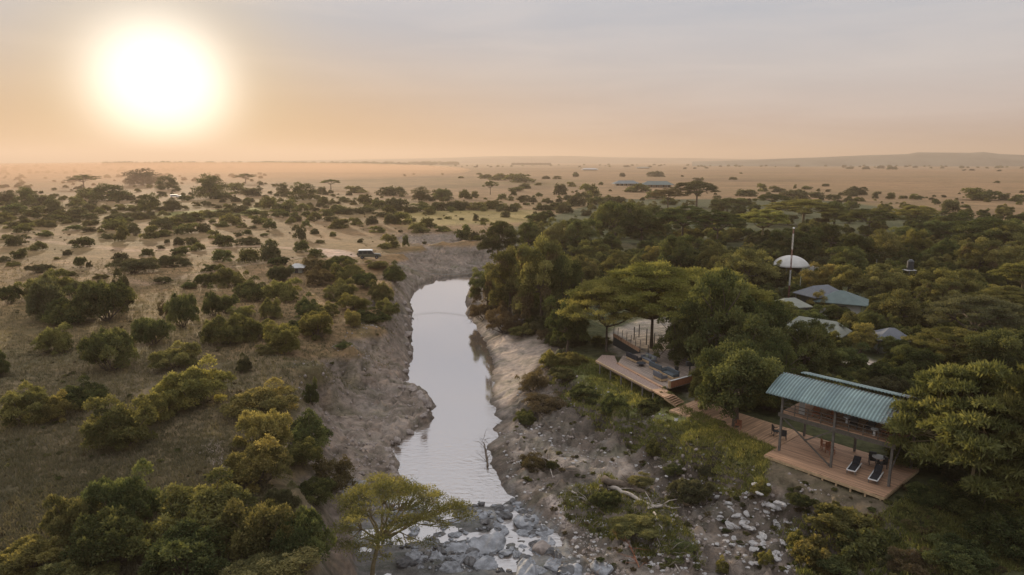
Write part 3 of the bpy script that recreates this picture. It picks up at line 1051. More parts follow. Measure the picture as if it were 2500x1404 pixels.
G_R = "bushes on the right bank"
rb = [
    (1345, 905, 66, 52, 'yellow', "yellow-green bush on the nose of the lawn above the sandy beach"),
    (1395, 905, 80, 42, 'yellow', "gold-green bush at the head of the lawn beside the walkway"),
    (1372, 940, 70, 40, 'olive', "olive bush spilling from the lawn towards the beach"),
    (1425, 985, 90, 44, 'dark', "dark green bush at the left end of the hedge under the lawn"),
    (1500, 1000, 90, 40, 'dark', "dark green bush in the middle of the hedge under the lawn"),
    (1585, 1018, 80, 40, 'dark', "dark green bush at the right end of the hedge under the lawn"),
    (1625, 992, 50, 46, 'dark', "dark bush in the corner below the wooden stairs"),
    (1300, 965, 76, 66, 'brown', "tangled brown bush on the mud right of the sandy beach"),
    (1330, 1030, 110, 70, 'brown', "wide brown bush on the mud bank below the beach"),
    (1280, 1035, 56, 30, 'dark', "small dark green bush low on the mud bank near the water"),
    (1349, 1150, 32, 27, 'dark', "tiny dark green bush alone on the pale sand flat"),
    (1300, 1150, 80, 45, 'brown', "sprawling brown bush left of the tiny green one on the sand flat"),
    (1690, 1240, 100, 66, 'grey', "greyish bush at the bottom of the dark ravine"),
    (1650, 1175, 66, 40, 'dark', "dark bush halfway down the ravine under the lawn edge"),
    (1728, 1195, 54, 44, 'grey', "grey bush against the right wall of the ravine"),
    (1595, 1120, 40, 44, 'olive', "leafy olive bush on the rim of the ravine, left side"),
    (1562, 1200, 66, 30, 'olive', "low olive bush above the fallen pale log"),
    (1478, 1245, 80, 44, 'dark', "dark bush left of the fallen pale log"),
    (1560, 1340, 130, 46, 'olive', "flat mossy bush below the fallen pale log"),
    (1655, 1370, 100, 36, 'dark', "flat dark bush at the right end of the mossy hump"),
    (1857, 1225, 52, 46, 'yellow', "golden tussock bush on top of the stone rubble"),
    (1870, 1385, 38, 38, 'yellow', "small bright green bush among the stones near the bottom edge"),
    (1762, 1402, 38, 40, 'yellow', "small yellow-green bush at the bottom edge, left of the stone rubble"),
    (1955, 1270, 70, 40, 'dark', "dark bush on the crest right of the stone rubble"),
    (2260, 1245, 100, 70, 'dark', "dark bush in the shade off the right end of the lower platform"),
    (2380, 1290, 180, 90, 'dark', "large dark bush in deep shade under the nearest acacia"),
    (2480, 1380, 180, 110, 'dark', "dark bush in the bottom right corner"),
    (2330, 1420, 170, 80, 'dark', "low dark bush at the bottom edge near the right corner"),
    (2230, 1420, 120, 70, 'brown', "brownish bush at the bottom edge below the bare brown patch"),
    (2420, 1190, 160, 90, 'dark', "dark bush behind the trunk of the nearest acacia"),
    (1465, 850, 60, 30, 'olive', "olive bush at the far end of the walkway"),
    (1700, 945, 60, 40, 'olive', "bush with yellow leaves behind the low timber wall"),
    (1280, 830, 70, 40, 'olive', "olive bush at the foot of the vine-hung trees"),
    (1340, 838, 60, 34, 'brown', "brown bush at the foot of the small tree above the beach"),
    (1330, 820, 90, 60, 'grey', "grey twiggy bush under the small tree above the beach"),
    (1180, 790, 60, 60, 'brown', "brown bush on the steep bank under the vine-hung trees"),
    (1230, 820, 90, 70, 'brown', "wide brown bush low on the bank under the vine-hung trees"),
]
for (cx, b, w, h, k, lab) in rb:
    place(cx, b, w, h, k, "bush", lab, "bush", G_R)

# big-leaved creeper mounds by the bottom edge
BK['broad'] = [bush_kind(500, 5.0, 2.6, LM['yellow'], n=5200, L=0.36, lumps=24), bush_kind(501, 5.0, 2.6, LM['dark'], n=5200, L=0.36, lumps=24)]
for (cx, b, w, h, i, lab) in [
        (2040, 1345, 150, 76, 0, "big-leaved sunlit creeper mound below the lower platform"),
        (2110, 1385, 150, 90, 1, "dark big-leaved creeper mound right of the sunlit one"),
        (1985, 1405, 110, 80, 0, "sunlit creeper mound at the bottom edge right of the stones"),
        (2060, 1430, 120, 70, 1, "dark creeper mound at the bottom edge"),
        (1945, 1345, 50, 44, 0, "small leafy creeper mound nearest the stone rubble")]:
    BKx = {'k': [BK['broad'][i]]}
    place(cx, b, w, h, 'k', "creeper_mound", lab, "creeper", "creeper mounds", BKx)

# ---- mid-distance and far bushes traced over the plain
c1 = [  # crop at (0, 350), scale 2.925: cx, base, w, h
    (810, 620, 160, 80), (955, 650, 110, 80), (870, 700, 80, 110), (1070, 680, 110, 90), (1170, 620, 150, 90), (1160, 670, 120, 50),
    (1370, 560, 170, 70), (1250, 590, 90, 60), (1330, 650, 130, 80), (1440, 640, 120, 70), (1640, 590, 140, 90), (1835, 580, 90, 65),
    (1925, 615, 80, 80), (1730, 605, 60, 40), (2000, 530, 110, 60), (2080, 575, 70, 45), (2250, 555, 100, 65), (2120, 560, 70, 40),
    (2420, 610, 120, 70), (2140, 690, 90, 110), (2190, 600, 60, 50), (2250, 650, 70, 40), (1590, 600, 100, 40), (1520, 570, 40, 30),
    (1810, 610, 60, 20), (175, 640, 100, 70), (60, 690, 70, 40), (530, 625, 100, 30), (330, 668, 110, 30), (640, 635, 90, 25),
    (720, 635, 40, 25), (770, 685, 100, 40), (130, 735, 140, 80), (155, 825, 110, 75), (285, 765, 100, 65), (590, 745, 130, 75),
    (485, 800, 60, 40), (30, 850, 70, 45), (580, 890, 60, 80), (640, 890, 35, 50), (1195, 715, 40, 30), (1150, 755, 50, 28),
    (1280, 730, 80, 60), (1370, 730, 100, 60), (1420, 770, 90, 60), (1300, 800, 120, 65), (1600, 740, 130, 90), (1770, 730, 150, 60),
    (1530, 680, 80, 60), (1700, 665, 50, 30), (1765, 655, 60, 40), (1890, 665, 50, 25), (1940, 840, 150, 150), (1585, 850, 130, 95),
    (1790, 850, 130, 100), (2160, 780, 100, 85), (2250, 820, 90, 70), (2290, 715, 60, 25), (960, 940, 260, 110), (860, 850, 90, 70),
    (1050, 810, 90, 60), (1110, 860, 80, 50), (1240, 890, 200, 100), (490, 950, 90, 40), (280, 930, 150, 25), (720, 970, 90, 30),
    (410, 830, 40, 20), (1170, 1005, 110, 45), (1500, 920, 90, 60), (1200, 480, 60, 40), (870, 480, 80, 45), (945, 490, 70, 50),
    (750, 490, 90, 50), (2300, 360, 60, 50), (2450, 415, 50, 35), (2310, 440, 70, 60), (2050, 485, 130, 80), (1915, 470, 110, 90),
    (640, 490, 110, 60), (560, 520, 130, 60), (100, 510, 140, 80), (250, 520, 130, 70), (20, 560, 120, 70), (420, 560, 120, 50),
    (640, 545, 110, 45), (860, 545, 120, 45), (1000, 545, 140, 45), (1480, 525, 120, 50), (1600, 520, 120, 50), (1710, 500, 140, 50),
    (1800, 520, 120, 45), (2160, 490, 110, 60), (2420, 500, 110, 60), (2330, 520, 90, 50), (340, 580, 120, 50), (200, 590, 110, 45),
    (90, 610, 110, 50), (480, 575, 60, 30), (1110, 545, 60, 30), (1000, 430, 60, 30), (1790, 420, 50, 30), (1680, 420, 80, 40),
    (320, 440, 110, 70), (830, 400, 90, 60), (620, 400, 130, 80), (560, 440, 90, 60), (920, 410, 90, 50), (1330, 410, 90, 40), (1600, 400, 120, 50),
    (90, 470, 90, 60), (1800, 380, 120, 60), (1700, 340, 120, 60), (1980, 985, 130, 80), (1990, 875, 130, 60), (100, 880, 90, 20)]
c2 = [  # crop at (800, 350), scale 2.925
    (200, 355, 130, 45), (455, 375, 170, 60), (810, 400, 130, 75), (975, 400, 80, 70), (1055, 380, 40, 40), (275, 435, 100, 70),
    (110, 415, 45, 30), (180, 440, 50, 35), (365, 470, 100, 70), (490, 480, 160, 90), (590, 500, 80, 50), (440, 500, 80, 60),
    (720, 510, 85, 50), (1055, 555, 45, 50), (1275, 530, 70, 45), (955, 550, 30, 20), (80, 600, 120, 55), (200, 585, 80, 55),
    (320, 580, 100, 60), (450, 580, 100, 80), (530, 580, 140, 90), (655, 640, 110, 75), (720, 605, 90, 75), (820, 635, 100, 45),
    (350, 640, 110, 40), (520, 638, 35, 20), (35, 670, 45, 40), (235, 710, 40, 30), (445, 750, 110, 100), (400, 755, 80, 40), (560, 740, 46, 90),
    (690, 720, 30, 20), (980, 680, 110, 95), (1040, 700, 80, 70), (680, 490, 150, 60), (820, 480, 140, 60), (930, 480, 140, 70),
    (1060, 480, 140, 60), (1190, 470, 160, 50), (1250, 405, 60, 45), (1325, 375, 45, 40), (1400, 410, 80, 40), (1230, 470, 90, 40),
    (1310, 490, 90, 40), (1370, 280, 170, 40), (1240, 265, 130, 40), (1130, 255, 90, 20), (950, 250, 40, 12), (1410, 325, 100, 30),
    (1770, 240, 50, 35), (2105, 240, 35, 30), (2340, 240, 110, 30), (1560, 255, 60, 20), (1950, 300, 30, 25), (1740, 310, 60, 35),
    (1660, 370, 90, 80), (1870, 380, 120, 90), (1790, 450, 150, 100), (1640, 470, 120, 50), (1540, 480, 110, 40), (2220, 350, 160, 60),
    (550, 235, 20, 15), (615, 225, 15, 12), (820, 225, 15, 12), (60, 500, 120, 60), (160, 510, 120, 50), (280, 500, 120, 50),
    (20, 560, 90, 40), (380, 530, 100, 40), (600, 560, 60, 30), (1480, 560, 110, 60), (1560, 540, 110, 60), (1690, 500, 110, 70),
    (1920, 440, 110, 60), (2060, 430, 130, 50), (2330, 400, 140, 60), (2440, 440, 110, 50), (2000, 480, 120, 50), (1850, 520, 90, 50),
    (860, 540, 50, 14), (1120, 560, 70, 18), (800, 545, 30, 12), (1450, 420, 90, 30), (1560, 420, 60, 25), (1350, 345, 90, 25), (1720, 405, 80, 35),
    (670, 330, 30, 18), (1500, 300, 50, 16), (1080, 225, 40, 12), (1640, 255, 60, 16)]
c3 = [  # crop at (1650, 350), scale 2.925
    (65, 185, 25, 14), (135, 183, 22, 12), (220, 180, 22, 12), (45, 240, 25, 14), (150, 270, 50, 25), (185, 268, 30, 25), (405, 262, 55, 22),
    (465, 218, 22, 12), (615, 345, 60, 55), (1070, 308, 45, 20), (1290, 370, 160, 60), (1250, 380, 90, 40), (1425, 395, 45, 50), (1530, 400, 50, 50),
    (1608, 398, 30, 26), (1695, 400, 50, 40), (1733, 403, 42, 30), (1960, 490, 110, 90), (2150, 410, 240, 45), (2345, 408, 65, 45),
    (2440, 415, 110, 50), (2290, 285, 35, 18), (850, 400, 180, 40), (700, 330, 70, 24), (930, 330, 70, 24), (500, 380, 130, 50), (740, 350, 80, 30),
    (1000, 390, 110, 30), (1120, 400, 90, 30), (1310, 415, 60, 30), (1230, 420, 60, 30), (1460, 180, 60, 12), (1540, 188, 60, 16), (1360, 186, 60, 12),
    (1240, 183, 40, 10), (2060, 195, 22, 10), (2115, 195, 30, 12), (2310, 200, 26, 12), (1580, 430, 22, 8), (2330, 490, 90, 40), (2070, 460, 60, 20),
    (380, 440, 120, 40), (470, 440, 120, 40), (300, 430, 80, 40), (850, 325, 18, 32), (600, 300, 40, 16), (2180, 400, 90, 50)]
rowname = [(398, 442, "far grassland"), (442, 480, "open grassland"), (480, 535, "middle scrub belt"),
           (535, 600, "plain behind the vehicle"), (600, 760, "plain level with the vehicle")]
colname = [(-200, 420, "at the left, under the sun"), (420, 840, "left of centre"), (840, 1300, "above the river bend"), (1300, 1800, "near the far lodge roofs"),
           (1800, 2700, "behind the forest")]
sizes = [(0, 1.6, "small"), (1.6, 3.2, "mid-sized"), (3.2, 99, "big")]


def far_bush(px, base, w, h):
    g = ground_hit(px, base)
    w *= 1.22
    W = w / FPX * depth(g)
    far = g.y > 150
    hr = h / max(w, 1)
    kd = prng.random()
    key = ('farolive' if kd < 0.6 else 'fardark') if far else ('olive' if kd < 0.35 else 'dark' if kd < 0.7 else 'grey')
    kw = 'dark green' if 'dark' in key else 'grey-green' if key == 'grey' else 'olive'
    rn = next((n for a, b, n in rowname if a <= base < b), rowname[-1][2])
    cn_ = next((n for a, b, n in colname if a <= px < b), colname[-1][2])
    shp_ = "upright " if hr > 0.85 else "flat " if hr < 0.38 else "round "
    sz = "small" if w < 17 else "big" if w > 40 else "mid-sized"
    lab = f"{sz} {shp_}{kw} bush, {rn}, {cn_}"
    place(px, base, w, h, key, "bush", lab, "bush", "scattered bushes: " + rn)


for (ox, oy, s, L_) in ((0, 350, 2.925, c1), (800, 350, 2.925, c2), (1650, 350, 2.925, c3)):
    for (a, b, w, h) in L_:
        far_bush(ox + a / s, oy + b / s, w / s, h / s)

# ---- trees
T = [  # cx, base, top, width px, kind, label
    (205, 460, 427, 84, 'farumb', "umbrella-topped tree far left under the sun"),
    (350, 452, 413, 82, 'far', "big flat-crowned tree directly below the sun"),
    (410, 462, 428, 50, 'far', "smaller tree just right of the big flat-crowned one below the sun"),
    (515, 485, 428, 90, 'far', "large round dark tree in the dust right below the sun's edge"),
    (65, 502, 458, 54, 'far', "dark tree near the left edge in the hazy scrub"),
    (22, 498, 466, 50, 'far', "tree cut near the left edge in the hazy scrub"),
    (133, 520, 480, 40, 'far', "upright dark tree right of the one near the left edge"),
    (368, 516, 473, 50, 'far', "domed dark tree below the sun at scrub level"),
    (424, 514, 484, 42, 'far', "domed dark tree next to the one below the sun at scrub level"),
    (740, 488, 447, 68, 'far', "wide dark tree on the plain left of centre"),
    (692, 475, 447, 32, 'far', "small round tree left of the wide dark one on the plain"),
    (808, 462, 438, 52, 'farumb', "thin umbrella tree alone on the grassland left of centre"),
    (268, 490, 450, 90, 'far', "broad low tree in the haze under the umbrella-topped one"),
    (600, 448, 424, 50, 'farumb', "faint umbrella tree in the dust right of the large round one"),
    (1029, 492, 457, 48, 'far', "boxy dark tree in the middle of the plain above the river bend"),
    (1197, 475, 442, 42, 'farumb', "bare-trunked tree standing over the scrub near the centre"),
    (1080, 487, 462, 44, 'far', "round tree right of the boxy dark one on the plain"),
    (1404, 434, 423, 18, 'farumb', "tiny umbrella tree on the grassland left of the lodge roofs"),
    # forest, from the back
    (1700, 508, 443, 120, 'acaciabrown', "tall bare-branched brown tree at the back of the forest"),
    (1630, 512, 462, 100, 'acaciabrown', "thin grey-brown tree left of the tall bare-branched one"),
    (1775, 520, 482, 86, 'dark', "rounded dark tree right of the tall bare-branched brown one"),
    (1885, 512, 474, 90, 'acaciadark', "flat dark acacia on the skyline of the forest, right of the bare brown tree"),
    (1960, 552, 488, 170, 'acacia', "wide yellow-green acacia at the back of the forest behind the mast"),
    (2035, 555, 494, 84, 'dark', "dark tree overlapping the wide yellow-green acacia"),
    (2120, 575, 512, 150, 'acaciadark', "wide dark acacia at the back of the forest, right of the mast"),
    (2235, 560, 503, 110, 'acacia', "pale green acacia at the back edge of the forest on the right"),
    (2300, 590, 540, 90, 'dark', "dark tree below the pale green acacia on the right"),
    (1860, 600, 512, 130, 'acacia', "spreading acacia with golden top left of the mast"),
    (1500, 600, 496, 130, 'dark', "tall lumpy dark tree, left of the flat acacia with pale trunks"),
    (1565, 600, 500, 110, 'dark', "lumpy dark tree joined to the right of the tall one"),
    (1665, 600, 504, 160, 'acaciadark', "flat dark acacia with pale forked trunks in mid-forest"),
    (1750, 610, 516, 140, 'acaciadark', "flat dark acacia right of the one with pale forked trunks"),
    (1217, 632, 543, 112, 'dark', "big dark tree at the far bend of the river"),
    (1290, 620, 545, 90, 'dark', "dark tree second from the far bend"),
    (1318, 560, 520, 44, 'dark', "small dark tree poking up on the plain side of the forest"),
    (1360, 625, 537, 90, 'olive', "lumpy olive tree third from the far bend"),
    (1425, 625, 538, 110, 'dark', "lumpy dark tree behind the two mounded shrubs of mid-forest"),
    (1940, 640, 558, 120, 'dark', "dark tree right behind the pale dome tent"),
    (2025, 625, 548, 100, 'dark', "dark tree right of the mast, above the dome tent"),
    (2150, 655, 563, 112, 'olive', "golden-topped tree in mid-forest right of the dome tent"),
    (2088, 660, 574, 80, 'dark', "dark tree left of the golden-topped one right of the dome tent"),
    (2060, 690, 605, 110, 'dark', "dark tree filling the hollow right of the dome tent"),
    (2232, 650, 563, 76, 'yellow', "yellow-leaved tree behind the water tank"),
    (2220, 612, 556, 100, 'dark', "dark tree behind the yellow-leaved one at the water tank"),
    (2400, 610, 527, 150, 'dark', "large dark domed tree near the right edge of the forest"),
    (2480, 620, 545, 110, 'olive', "olive tree at the right edge behind the large dark domed one"),
    (2300, 665, 585, 96, 'vine', "brown-tinged tree right of the water tank"),
    (2385, 690, 586, 110, 'vine', "brown-tinged creeper-covered tree below the large dark domed one"),
    (2465, 680, 597, 110, 'olive', "olive tree at the right edge in mid-forest"),
    (2490, 745, 640, 140, 'acacia', "yellow-green acacia cut by the right edge"),
    (1440, 655, 588, 100, 'olive', "mounded olive tree with light crest in mid-forest"),
    (1485, 640, 574, 80, 'dark', "greyish mounded tree behind the one with light crest"),
    (1420, 705, 627, 100, 'olive', "low green tree right of the vine-hung trees"),
    (1505, 680, 611, 90, 'olive', "small olive tree at the back edge of the big acacia"),
    (1592, 668, 603, 66, 'yellow', "pale straw-coloured tree behind the big acacia"),
    (1660, 675, 577, 120, 'dark', "green vine-topped tree behind the big acacia"),
    (1735, 690, 592, 90, 'olive', "olive tree right of the green vine-topped one behind the big acacia"),
    (1820, 715, 610, 140, 'olive', "broad olive tree left of the dome tent"),
    (1745, 700, 627, 50, 'yellow', "small round golden tree left of the broad olive one"),
    (1320, 800, 590, 150, 'vine', "tallest vine-hung tree leaning over the river"),
    (1245, 770, 612, 110, 'vine', "vine-hung tree left of the tallest one over the river"),
    (1190, 745, 650, 86, 'vine', "lowest vine-hung tree with leaves dipping over the water"),
    (1375, 810, 628, 110, 'dark', "dark tree right of the tallest vine-hung one"),
    (1385, 862, 732, 100, 'dark', "small leaning dark tree above the sandy beach"),
    (2002, 718, 645, 90, 'yellow', "golden-brown tree just below the dome tent"),
    (2070, 730, 651, 90, 'yellow', "round golden tree between the dome tent and the water tank"),
    (2150, 740, 650, 130, 'olive', "olive tree left of the water tank"),
    (2285, 745, 658, 120, 'yellow', "golden-brown tree below the water tank"),
    (2345, 760, 660, 100, 'olive', "olive tree right of the golden-brown one below the tank"),
    (2205, 810, 705, 140, 'olive', "wide olive tree right of the green tent roof"),
    (1995, 768, 712, 64, 'yellow', "golden tree overhanging the grey tent fly"),
    (2290, 775, 684, 110, 'vine', "rusty tree in the right-hand forest above the brown acacia"),
    (2130, 838, 765, 90, 'dark', "dark tree below the green tent roof"),
    (2040, 800, 748, 76, 'dark', "dark tree in front of the green tent roof"),
    (2440, 790, 700, 150, 'acacia', "golden flat acacia at the right edge above the brown one"),
    (2370, 880, 726, 220, 'acaciabrown', "large brown domed acacia at the right"),
    (2100, 862, 792, 84, 'yellow', "bright gold-green tree left of the small grey tent roof"),
    (2320, 915, 806, 210, 'acacia', "flat golden acacia right of the small grey tent roof"),
    (2450, 950, 808, 180, 'dark', "dark tree at the right edge behind the nearest acacia"),
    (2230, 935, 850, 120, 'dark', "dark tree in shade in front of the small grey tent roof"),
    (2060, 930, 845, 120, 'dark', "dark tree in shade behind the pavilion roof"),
    (1960, 935, 790, 150, 'dark', "dark tree left behind the pavilion roof"),
    (1850, 925, 742, 170, 'dark', "big dark tree behind the one growing through the deck"),
    (1745, 925, 674, 250, 'dark', "tallest dark tree with bright leafy crown, right of the big acacia"),
    (1650, 905, 770, 120, 'dark', "dark tree hanging over the lounge terrace"),
    (1890, 1000, 840, 180, 'dark', "dark tree crowding the left end of the pavilion roof"),
    (1795, 1042, 850, 240, 'dark', "dark tree whose trunk grows through the wooden deck"),
    (1830, 960, 765, 210, 'dark', "dark tree filling the gap behind the deck tree"),
    (1765, 975, 850, 140, 'dark', "dark tree behind the low timber wall"),
    (1975, 818, 752, 90, 'dark', "dark tree hiding the foot of the mast"),
    (1915, 800, 735, 90, 'olive', "olive tree left of the mast foot"),
    (2075, 822, 765, 70, 'olive', "olive tree under the eave of the green tent roof"),
    (2030, 845, 790, 80, 'dark', "dark tree covering the lower end of the long beige tent roof"),
    (2180, 880, 826, 80, 'dark', "dark tree hiding the walls of the small grey tent"),
    (2225, 880, 822, 60, 'olive', "olive tree right of the small grey tent"),
    (2205, 722, 668, 60, 'olive', "olive tree wrapped round the water tank stand"),
    (1712, 1000, 895, 84, 'olive', "small tree with yellow leaves between the timber wall and the deck"),
]
G_F = {'far': "trees on the hazy plain", 'farumb': "trees on the hazy plain"}


def put_tree(cx, base, top, w, kind, label, kk=None):
    g = ground_hit(cx, base)
    r = ray(cx, top)
    Hh = CAMZ + r.z * (g.y / r.y) - g.z
    W = w / FPX * depth(g)
    ks = TK[kind]
    k = kk or ks[prng.randrange(len(ks))]
    nm = 'acacia_tree' if 'acacia' in kind or 'umb' in kind else 'tree'
    return put_plant(k, g, W, Hh, nm, label, nm.split('_')[0] if nm != 'tree' else 'tree', G_F.get(kind, "trees of the riverside forest"))


for rec in T:
    put_tree(*rec)

# the big acacia by the walkway, in three overlapping umbrellas with many stems
rngk = 900
for (cx, base, top, w, lab) in [
        (1480, 858, 690, 240, "left umbrella of the big flat-topped acacias beside the walkway"),
        (1590, 850, 650, 340, "middle and widest of the big flat-topped acacias over the pale yard"),
        (1720, 845, 662, 300, "right umbrella of the big flat-topped acacias, against the dark tree")]:
    rngk += 1
    k = tree_kind(rngk, 'umbrella', 14.0, 8.5, LM['gold'], n=60000, L=0.26, bark=BARK, nclu=150, hubs=9, r0=0.2, fork=0.33, dome=0.38)
    put_tree(cx, base, top, w, 'acacia', lab, k)
# nearest acacias on the right
for (cx, base, top, w, lab) in [
        (2365, 1235, 893, 400, "nearest feathery acacia, arching over the right end of the pavilion"),
        (2505, 1290, 905, 320, "feathery acacia cut by the right edge beside the nearest one")]:
    rngk += 1
    k = tree_kind(rngk, 'umbrella', 11.0, 7.4, LM['feather'], n=44000, L=0.34, bark=BARK_YEL, nclu=130, hubs=12, r0=0.13, fork=0.30, dome=0.52)
    put_tree(cx, base, top, w, 'acacia', lab, k)
# leaning acacia in the foreground
k = tree_kind(950, 'umbrella', 8.0, 6.0, LM['acacia'], n=21000, L=0.15, lean=(1.5, 0.4), bark=BARK_YEL, nclu=120, hubs=12, r0=0.16, fork=0.42, dome=0.34)
g = P(905, 1425, tz(*P(905, 1425, -4.6)[:2]))
W = 345 / FPX * depth(g)
r = ray(960, 1185)
Hh = CAMZ + r.z * (g.y / r.y) - g.z
tk = put_plant(k, g, W, Hh, 'acacia_tree', "feathery flat-topped acacia leaning over the rapids in the foreground", 'acacia', "trees of the riverside forest", rz=0.0, wy=W * 0.9)

# ------------------------------------------------------------------ uncountable cover (instanced)
def scatter(name, pts, sizes_, protos, label, cat, seed=0, zscale=0.6):
    """one stuff object: the points of a mesh, each carrying a plant"""
    me = bpy.data.meshes.new(name)
    me.vertices.add(len(pts))
    me.vertices.foreach_set('co', np.asarray(pts, np.float32).ravel())
    a = me.attributes.new('size', 'FLOAT', 'POINT')
    a.data.foreach_set('value', np.asarray(sizes_, np.float32))
    o = link(name, me)
    tag(o, label, cat, kind='stuff')
    ng = bpy.data.node_groups.new(name, 'GeometryNodeTree')
    ng.interface.new_socket('Geometry', in_out='INPUT', socket_type='NodeSocketGeometry')
    ng.interface.new_socket('Geometry', in_out='OUTPUT', socket_type='NodeSocketGeometry')
    gi, go = ng.nodes.new('NodeGroupInput'), ng.nodes.new('NodeGroupOutput')
    jn = ng.nodes.new('GeometryNodeJoinGeometry')
    for i, pr in enumerate(protos):
        oi = ng.nodes.new('GeometryNodeObjectInfo')
        oi.inputs['Object'].default_value = pr
        oi.inputs['As Instance'].default_value = True
        ip = ng.nodes.new('GeometryNodeInstanceOnPoints')
        rnd = ng.nodes.new('FunctionNodeRandomValue')
        rnd.data_type = 'INT'
        rnd.inputs['Min'].default_value = 0
        rnd.inputs['Max'].default_value = len(protos) - 1
        rnd.inputs['Seed'].default_value = seed
        cmp_ = ng.nodes.new('FunctionNodeCompare')
        cmp_.data_type = 'INT'
        cmp_.operation = 'EQUAL'
        ng.links.new([x for x in rnd.outputs if x.type == 'INT'][0], [x for x in cmp_.inputs if x.type == 'INT'][0])
        [x for x in cmp_.inputs if x.type == 'INT'][1].default_value = i
        rr = ng.nodes.new('FunctionNodeRandomValue')
        rr.data_type = 'FLOAT_VECTOR'
        rr.inputs[0].default_value = (0, 0, 0)
        rr.inputs[1].default_value = (0, 0, 6.28)
        na_ = ng.nodes.new('GeometryNodeInputNamedAttribute')
        na_.data_type = 'FLOAT'
        na_.inputs['Name'].default_value = 'size'
        cx_ = ng.nodes.new('ShaderNodeCombineXYZ')
        mz = mathn(ng, 'MULTIPLY', na_.outputs[0], zscale)
        ng.links.new(na_.outputs[0], cx_.inputs[0])
        ng.links.new(na_.outputs[0], cx_.inputs[1])
        ng.links.new(mz, cx_.inputs[2])
        ng.links.new(gi.outputs[0], ip.inputs['Points'])
        ng.links.new(cmp_.outputs[0], ip.inputs['Selection'])
        ng.links.new(oi.outputs['Geometry'], ip.inputs['Instance'])
        ng.links.new(rr.outputs[0], ip.inputs['Rotation'])
        ng.links.new(cx_.outputs[0], ip.inputs['Scale'])
        ng.links.new(ip.outputs[0], jn.inputs[0])
    ng.links.new(jn.outputs[0], go.inputs[0])
    md = o.modifiers.new('plants', 'NODES')
    md.node_group = ng
    return o


def find_bush(me_kind):
    for o in COL.objects:
        if o.data is me_kind.crown and o.parent is None:
            return o


def proto_obj(kinds):
    """bushes already standing in the scene serve as the pattern"""
    out_ = []
    for k in kinds:
        o = find_bush(k)
        if o is not None:
            out_.append((o, k))
    return out_


nprng = np.random.default_rng(77)


def poly_pts(poly_px, z, n, dens_px=True):
    """n random ground points whose picture position falls in the polygon"""
    xs_ = [a for a, b in poly_px]
    ys_ = [b for a, b in poly_px]
    out_ = []
    P_ = np.array(poly_px, float)
    while len(out_) < n:
        qx = nprng.uniform(min(xs_), max(xs_), 4000)
        qy = nprng.uniform(min(ys_), max(ys_), 4000)
        ins = sdist(poly_px, qx, qy) < 0
        for a, b in zip(qx[ins], qy[ins]):
            out_.append(P(a, b, z))
            if len(out_) >= n:
                break
    return np.array([(p.x, p.y, p.z) for p in out_])


def with_ground(p):
    p = p.copy()
    p[:, 2] = terrain(p[:, 0], p[:, 1])
    return p


forest_px = [(1190, 600), (1300, 560), (1500, 512), (1850, 500), (2150, 505), (2560, 530), (2560, 960), (2300, 960), (2150, 960),
             (1900, 985), (1720, 930), (1680, 880), (1560, 770), (1450, 760), (1420, 820), (1340, 800), (1230, 740), (1170, 660)]
fp = with_ground(poly_pts(forest_px, -0.8, 760))
tent_clear = [(P(1945, 668, 0), 5), (P(2010, 735, 0), 5), (P(2075, 765, 0), 6), (P(2190, 845, 0), 3), (P(1950, 770, 0), 4), (P(2216, 700, 0), 1.5), (P(1925, 730, 0), 1.5), (P(2140, 890, -1), 5),
              (P(1630, 800, -1), 8), (P(1690, 900, -1), 5)]
keep = np.ones(len(fp), bool)
for c_, r_ in tent_clear:
    keep &= np.hypot(fp[:, 0] - c_.x, fp[:, 1] - c_.y) > r_
fp = fp[keep]
fp = np.concatenate([fp, with_ground(poly_pts([(2235, 1010), (2300, 980), (2480, 1000), (2440, 1190), (2235, 1160)], -1.9, 46)), with_ground(poly_pts([(1690, 955), (1740, 925), (1900, 950), (1900, 1000), (1760, 985)], -1.6, 24))])
dep = fp[:, 1]
szs = nprng.uniform(0.5, 1.25, len(fp)) * np.where(dep > 120, 1.2, 0.85)
pr = proto_obj(BK['dark'] + BK['olive'][:2] + BK['grey'][:1])


def scatter_norm(name, pts, sz, kinds, label, cat, zs=0.9, seed=3):
    """instances cancel the pattern bush's own size"""
    me_objs = []
    for k in kinds:
        o = find_bush(k)
        if o is not None:
            me_objs.append(o)
    return scatter(name, pts, sz, me_objs, label, cat, seed, zs)


scatter_norm('undergrowth', fp, szs, BK['dark'] + BK['olive'][:2] + BK['grey'][:1], 'dense dark undergrowth between the trees of the riverside forest', 'undergrowth', 1.0)
# distant scrub over the plain
p1 = poly_pts([(-60, 430), (640, 425), (700, 470), (1250, 478), (1500, 485), (1500, 512), (1000, 525), (500, 545), (-60, 560)], 0, 560)
p2 = poly_pts([(-60, 405), (600, 403), (1100, 402), (1100, 407), (620, 412), (-60, 430)], 0, 170)
p3 = poly_pts([(1100, 404), (1750, 403), (2560, 407), (2560, 411), (1900, 409), (1100, 408)], 0, 110)
p4 = poly_pts([(1300, 462), (2560, 470), (2560, 500), (1300, 500)], 0, 150)
p5 = poly_pts([(640, 401.5), (1120, 400.5), (1120, 403.0), (640, 404.5)], 0, 260)
p6 = poly_pts([(250, 402), (700, 400.5), (720, 403.5), (250, 406)], 0, 200)
allp = with_ground(np.concatenate([p1, p2, p3, p4, p5, p6]))
ds = np.hypot(allp[:, 0], allp[:, 1])
sz = nprng.uniform(0.35, 1.0, len(allp)) * np.clip(ds / 700, 0.8, 2.6) * np.where(ds > 2000, 1.25, 1)
sz[:560] *= 1.2
sz[-460:] = nprng.uniform(3.0, 7.5, 460)
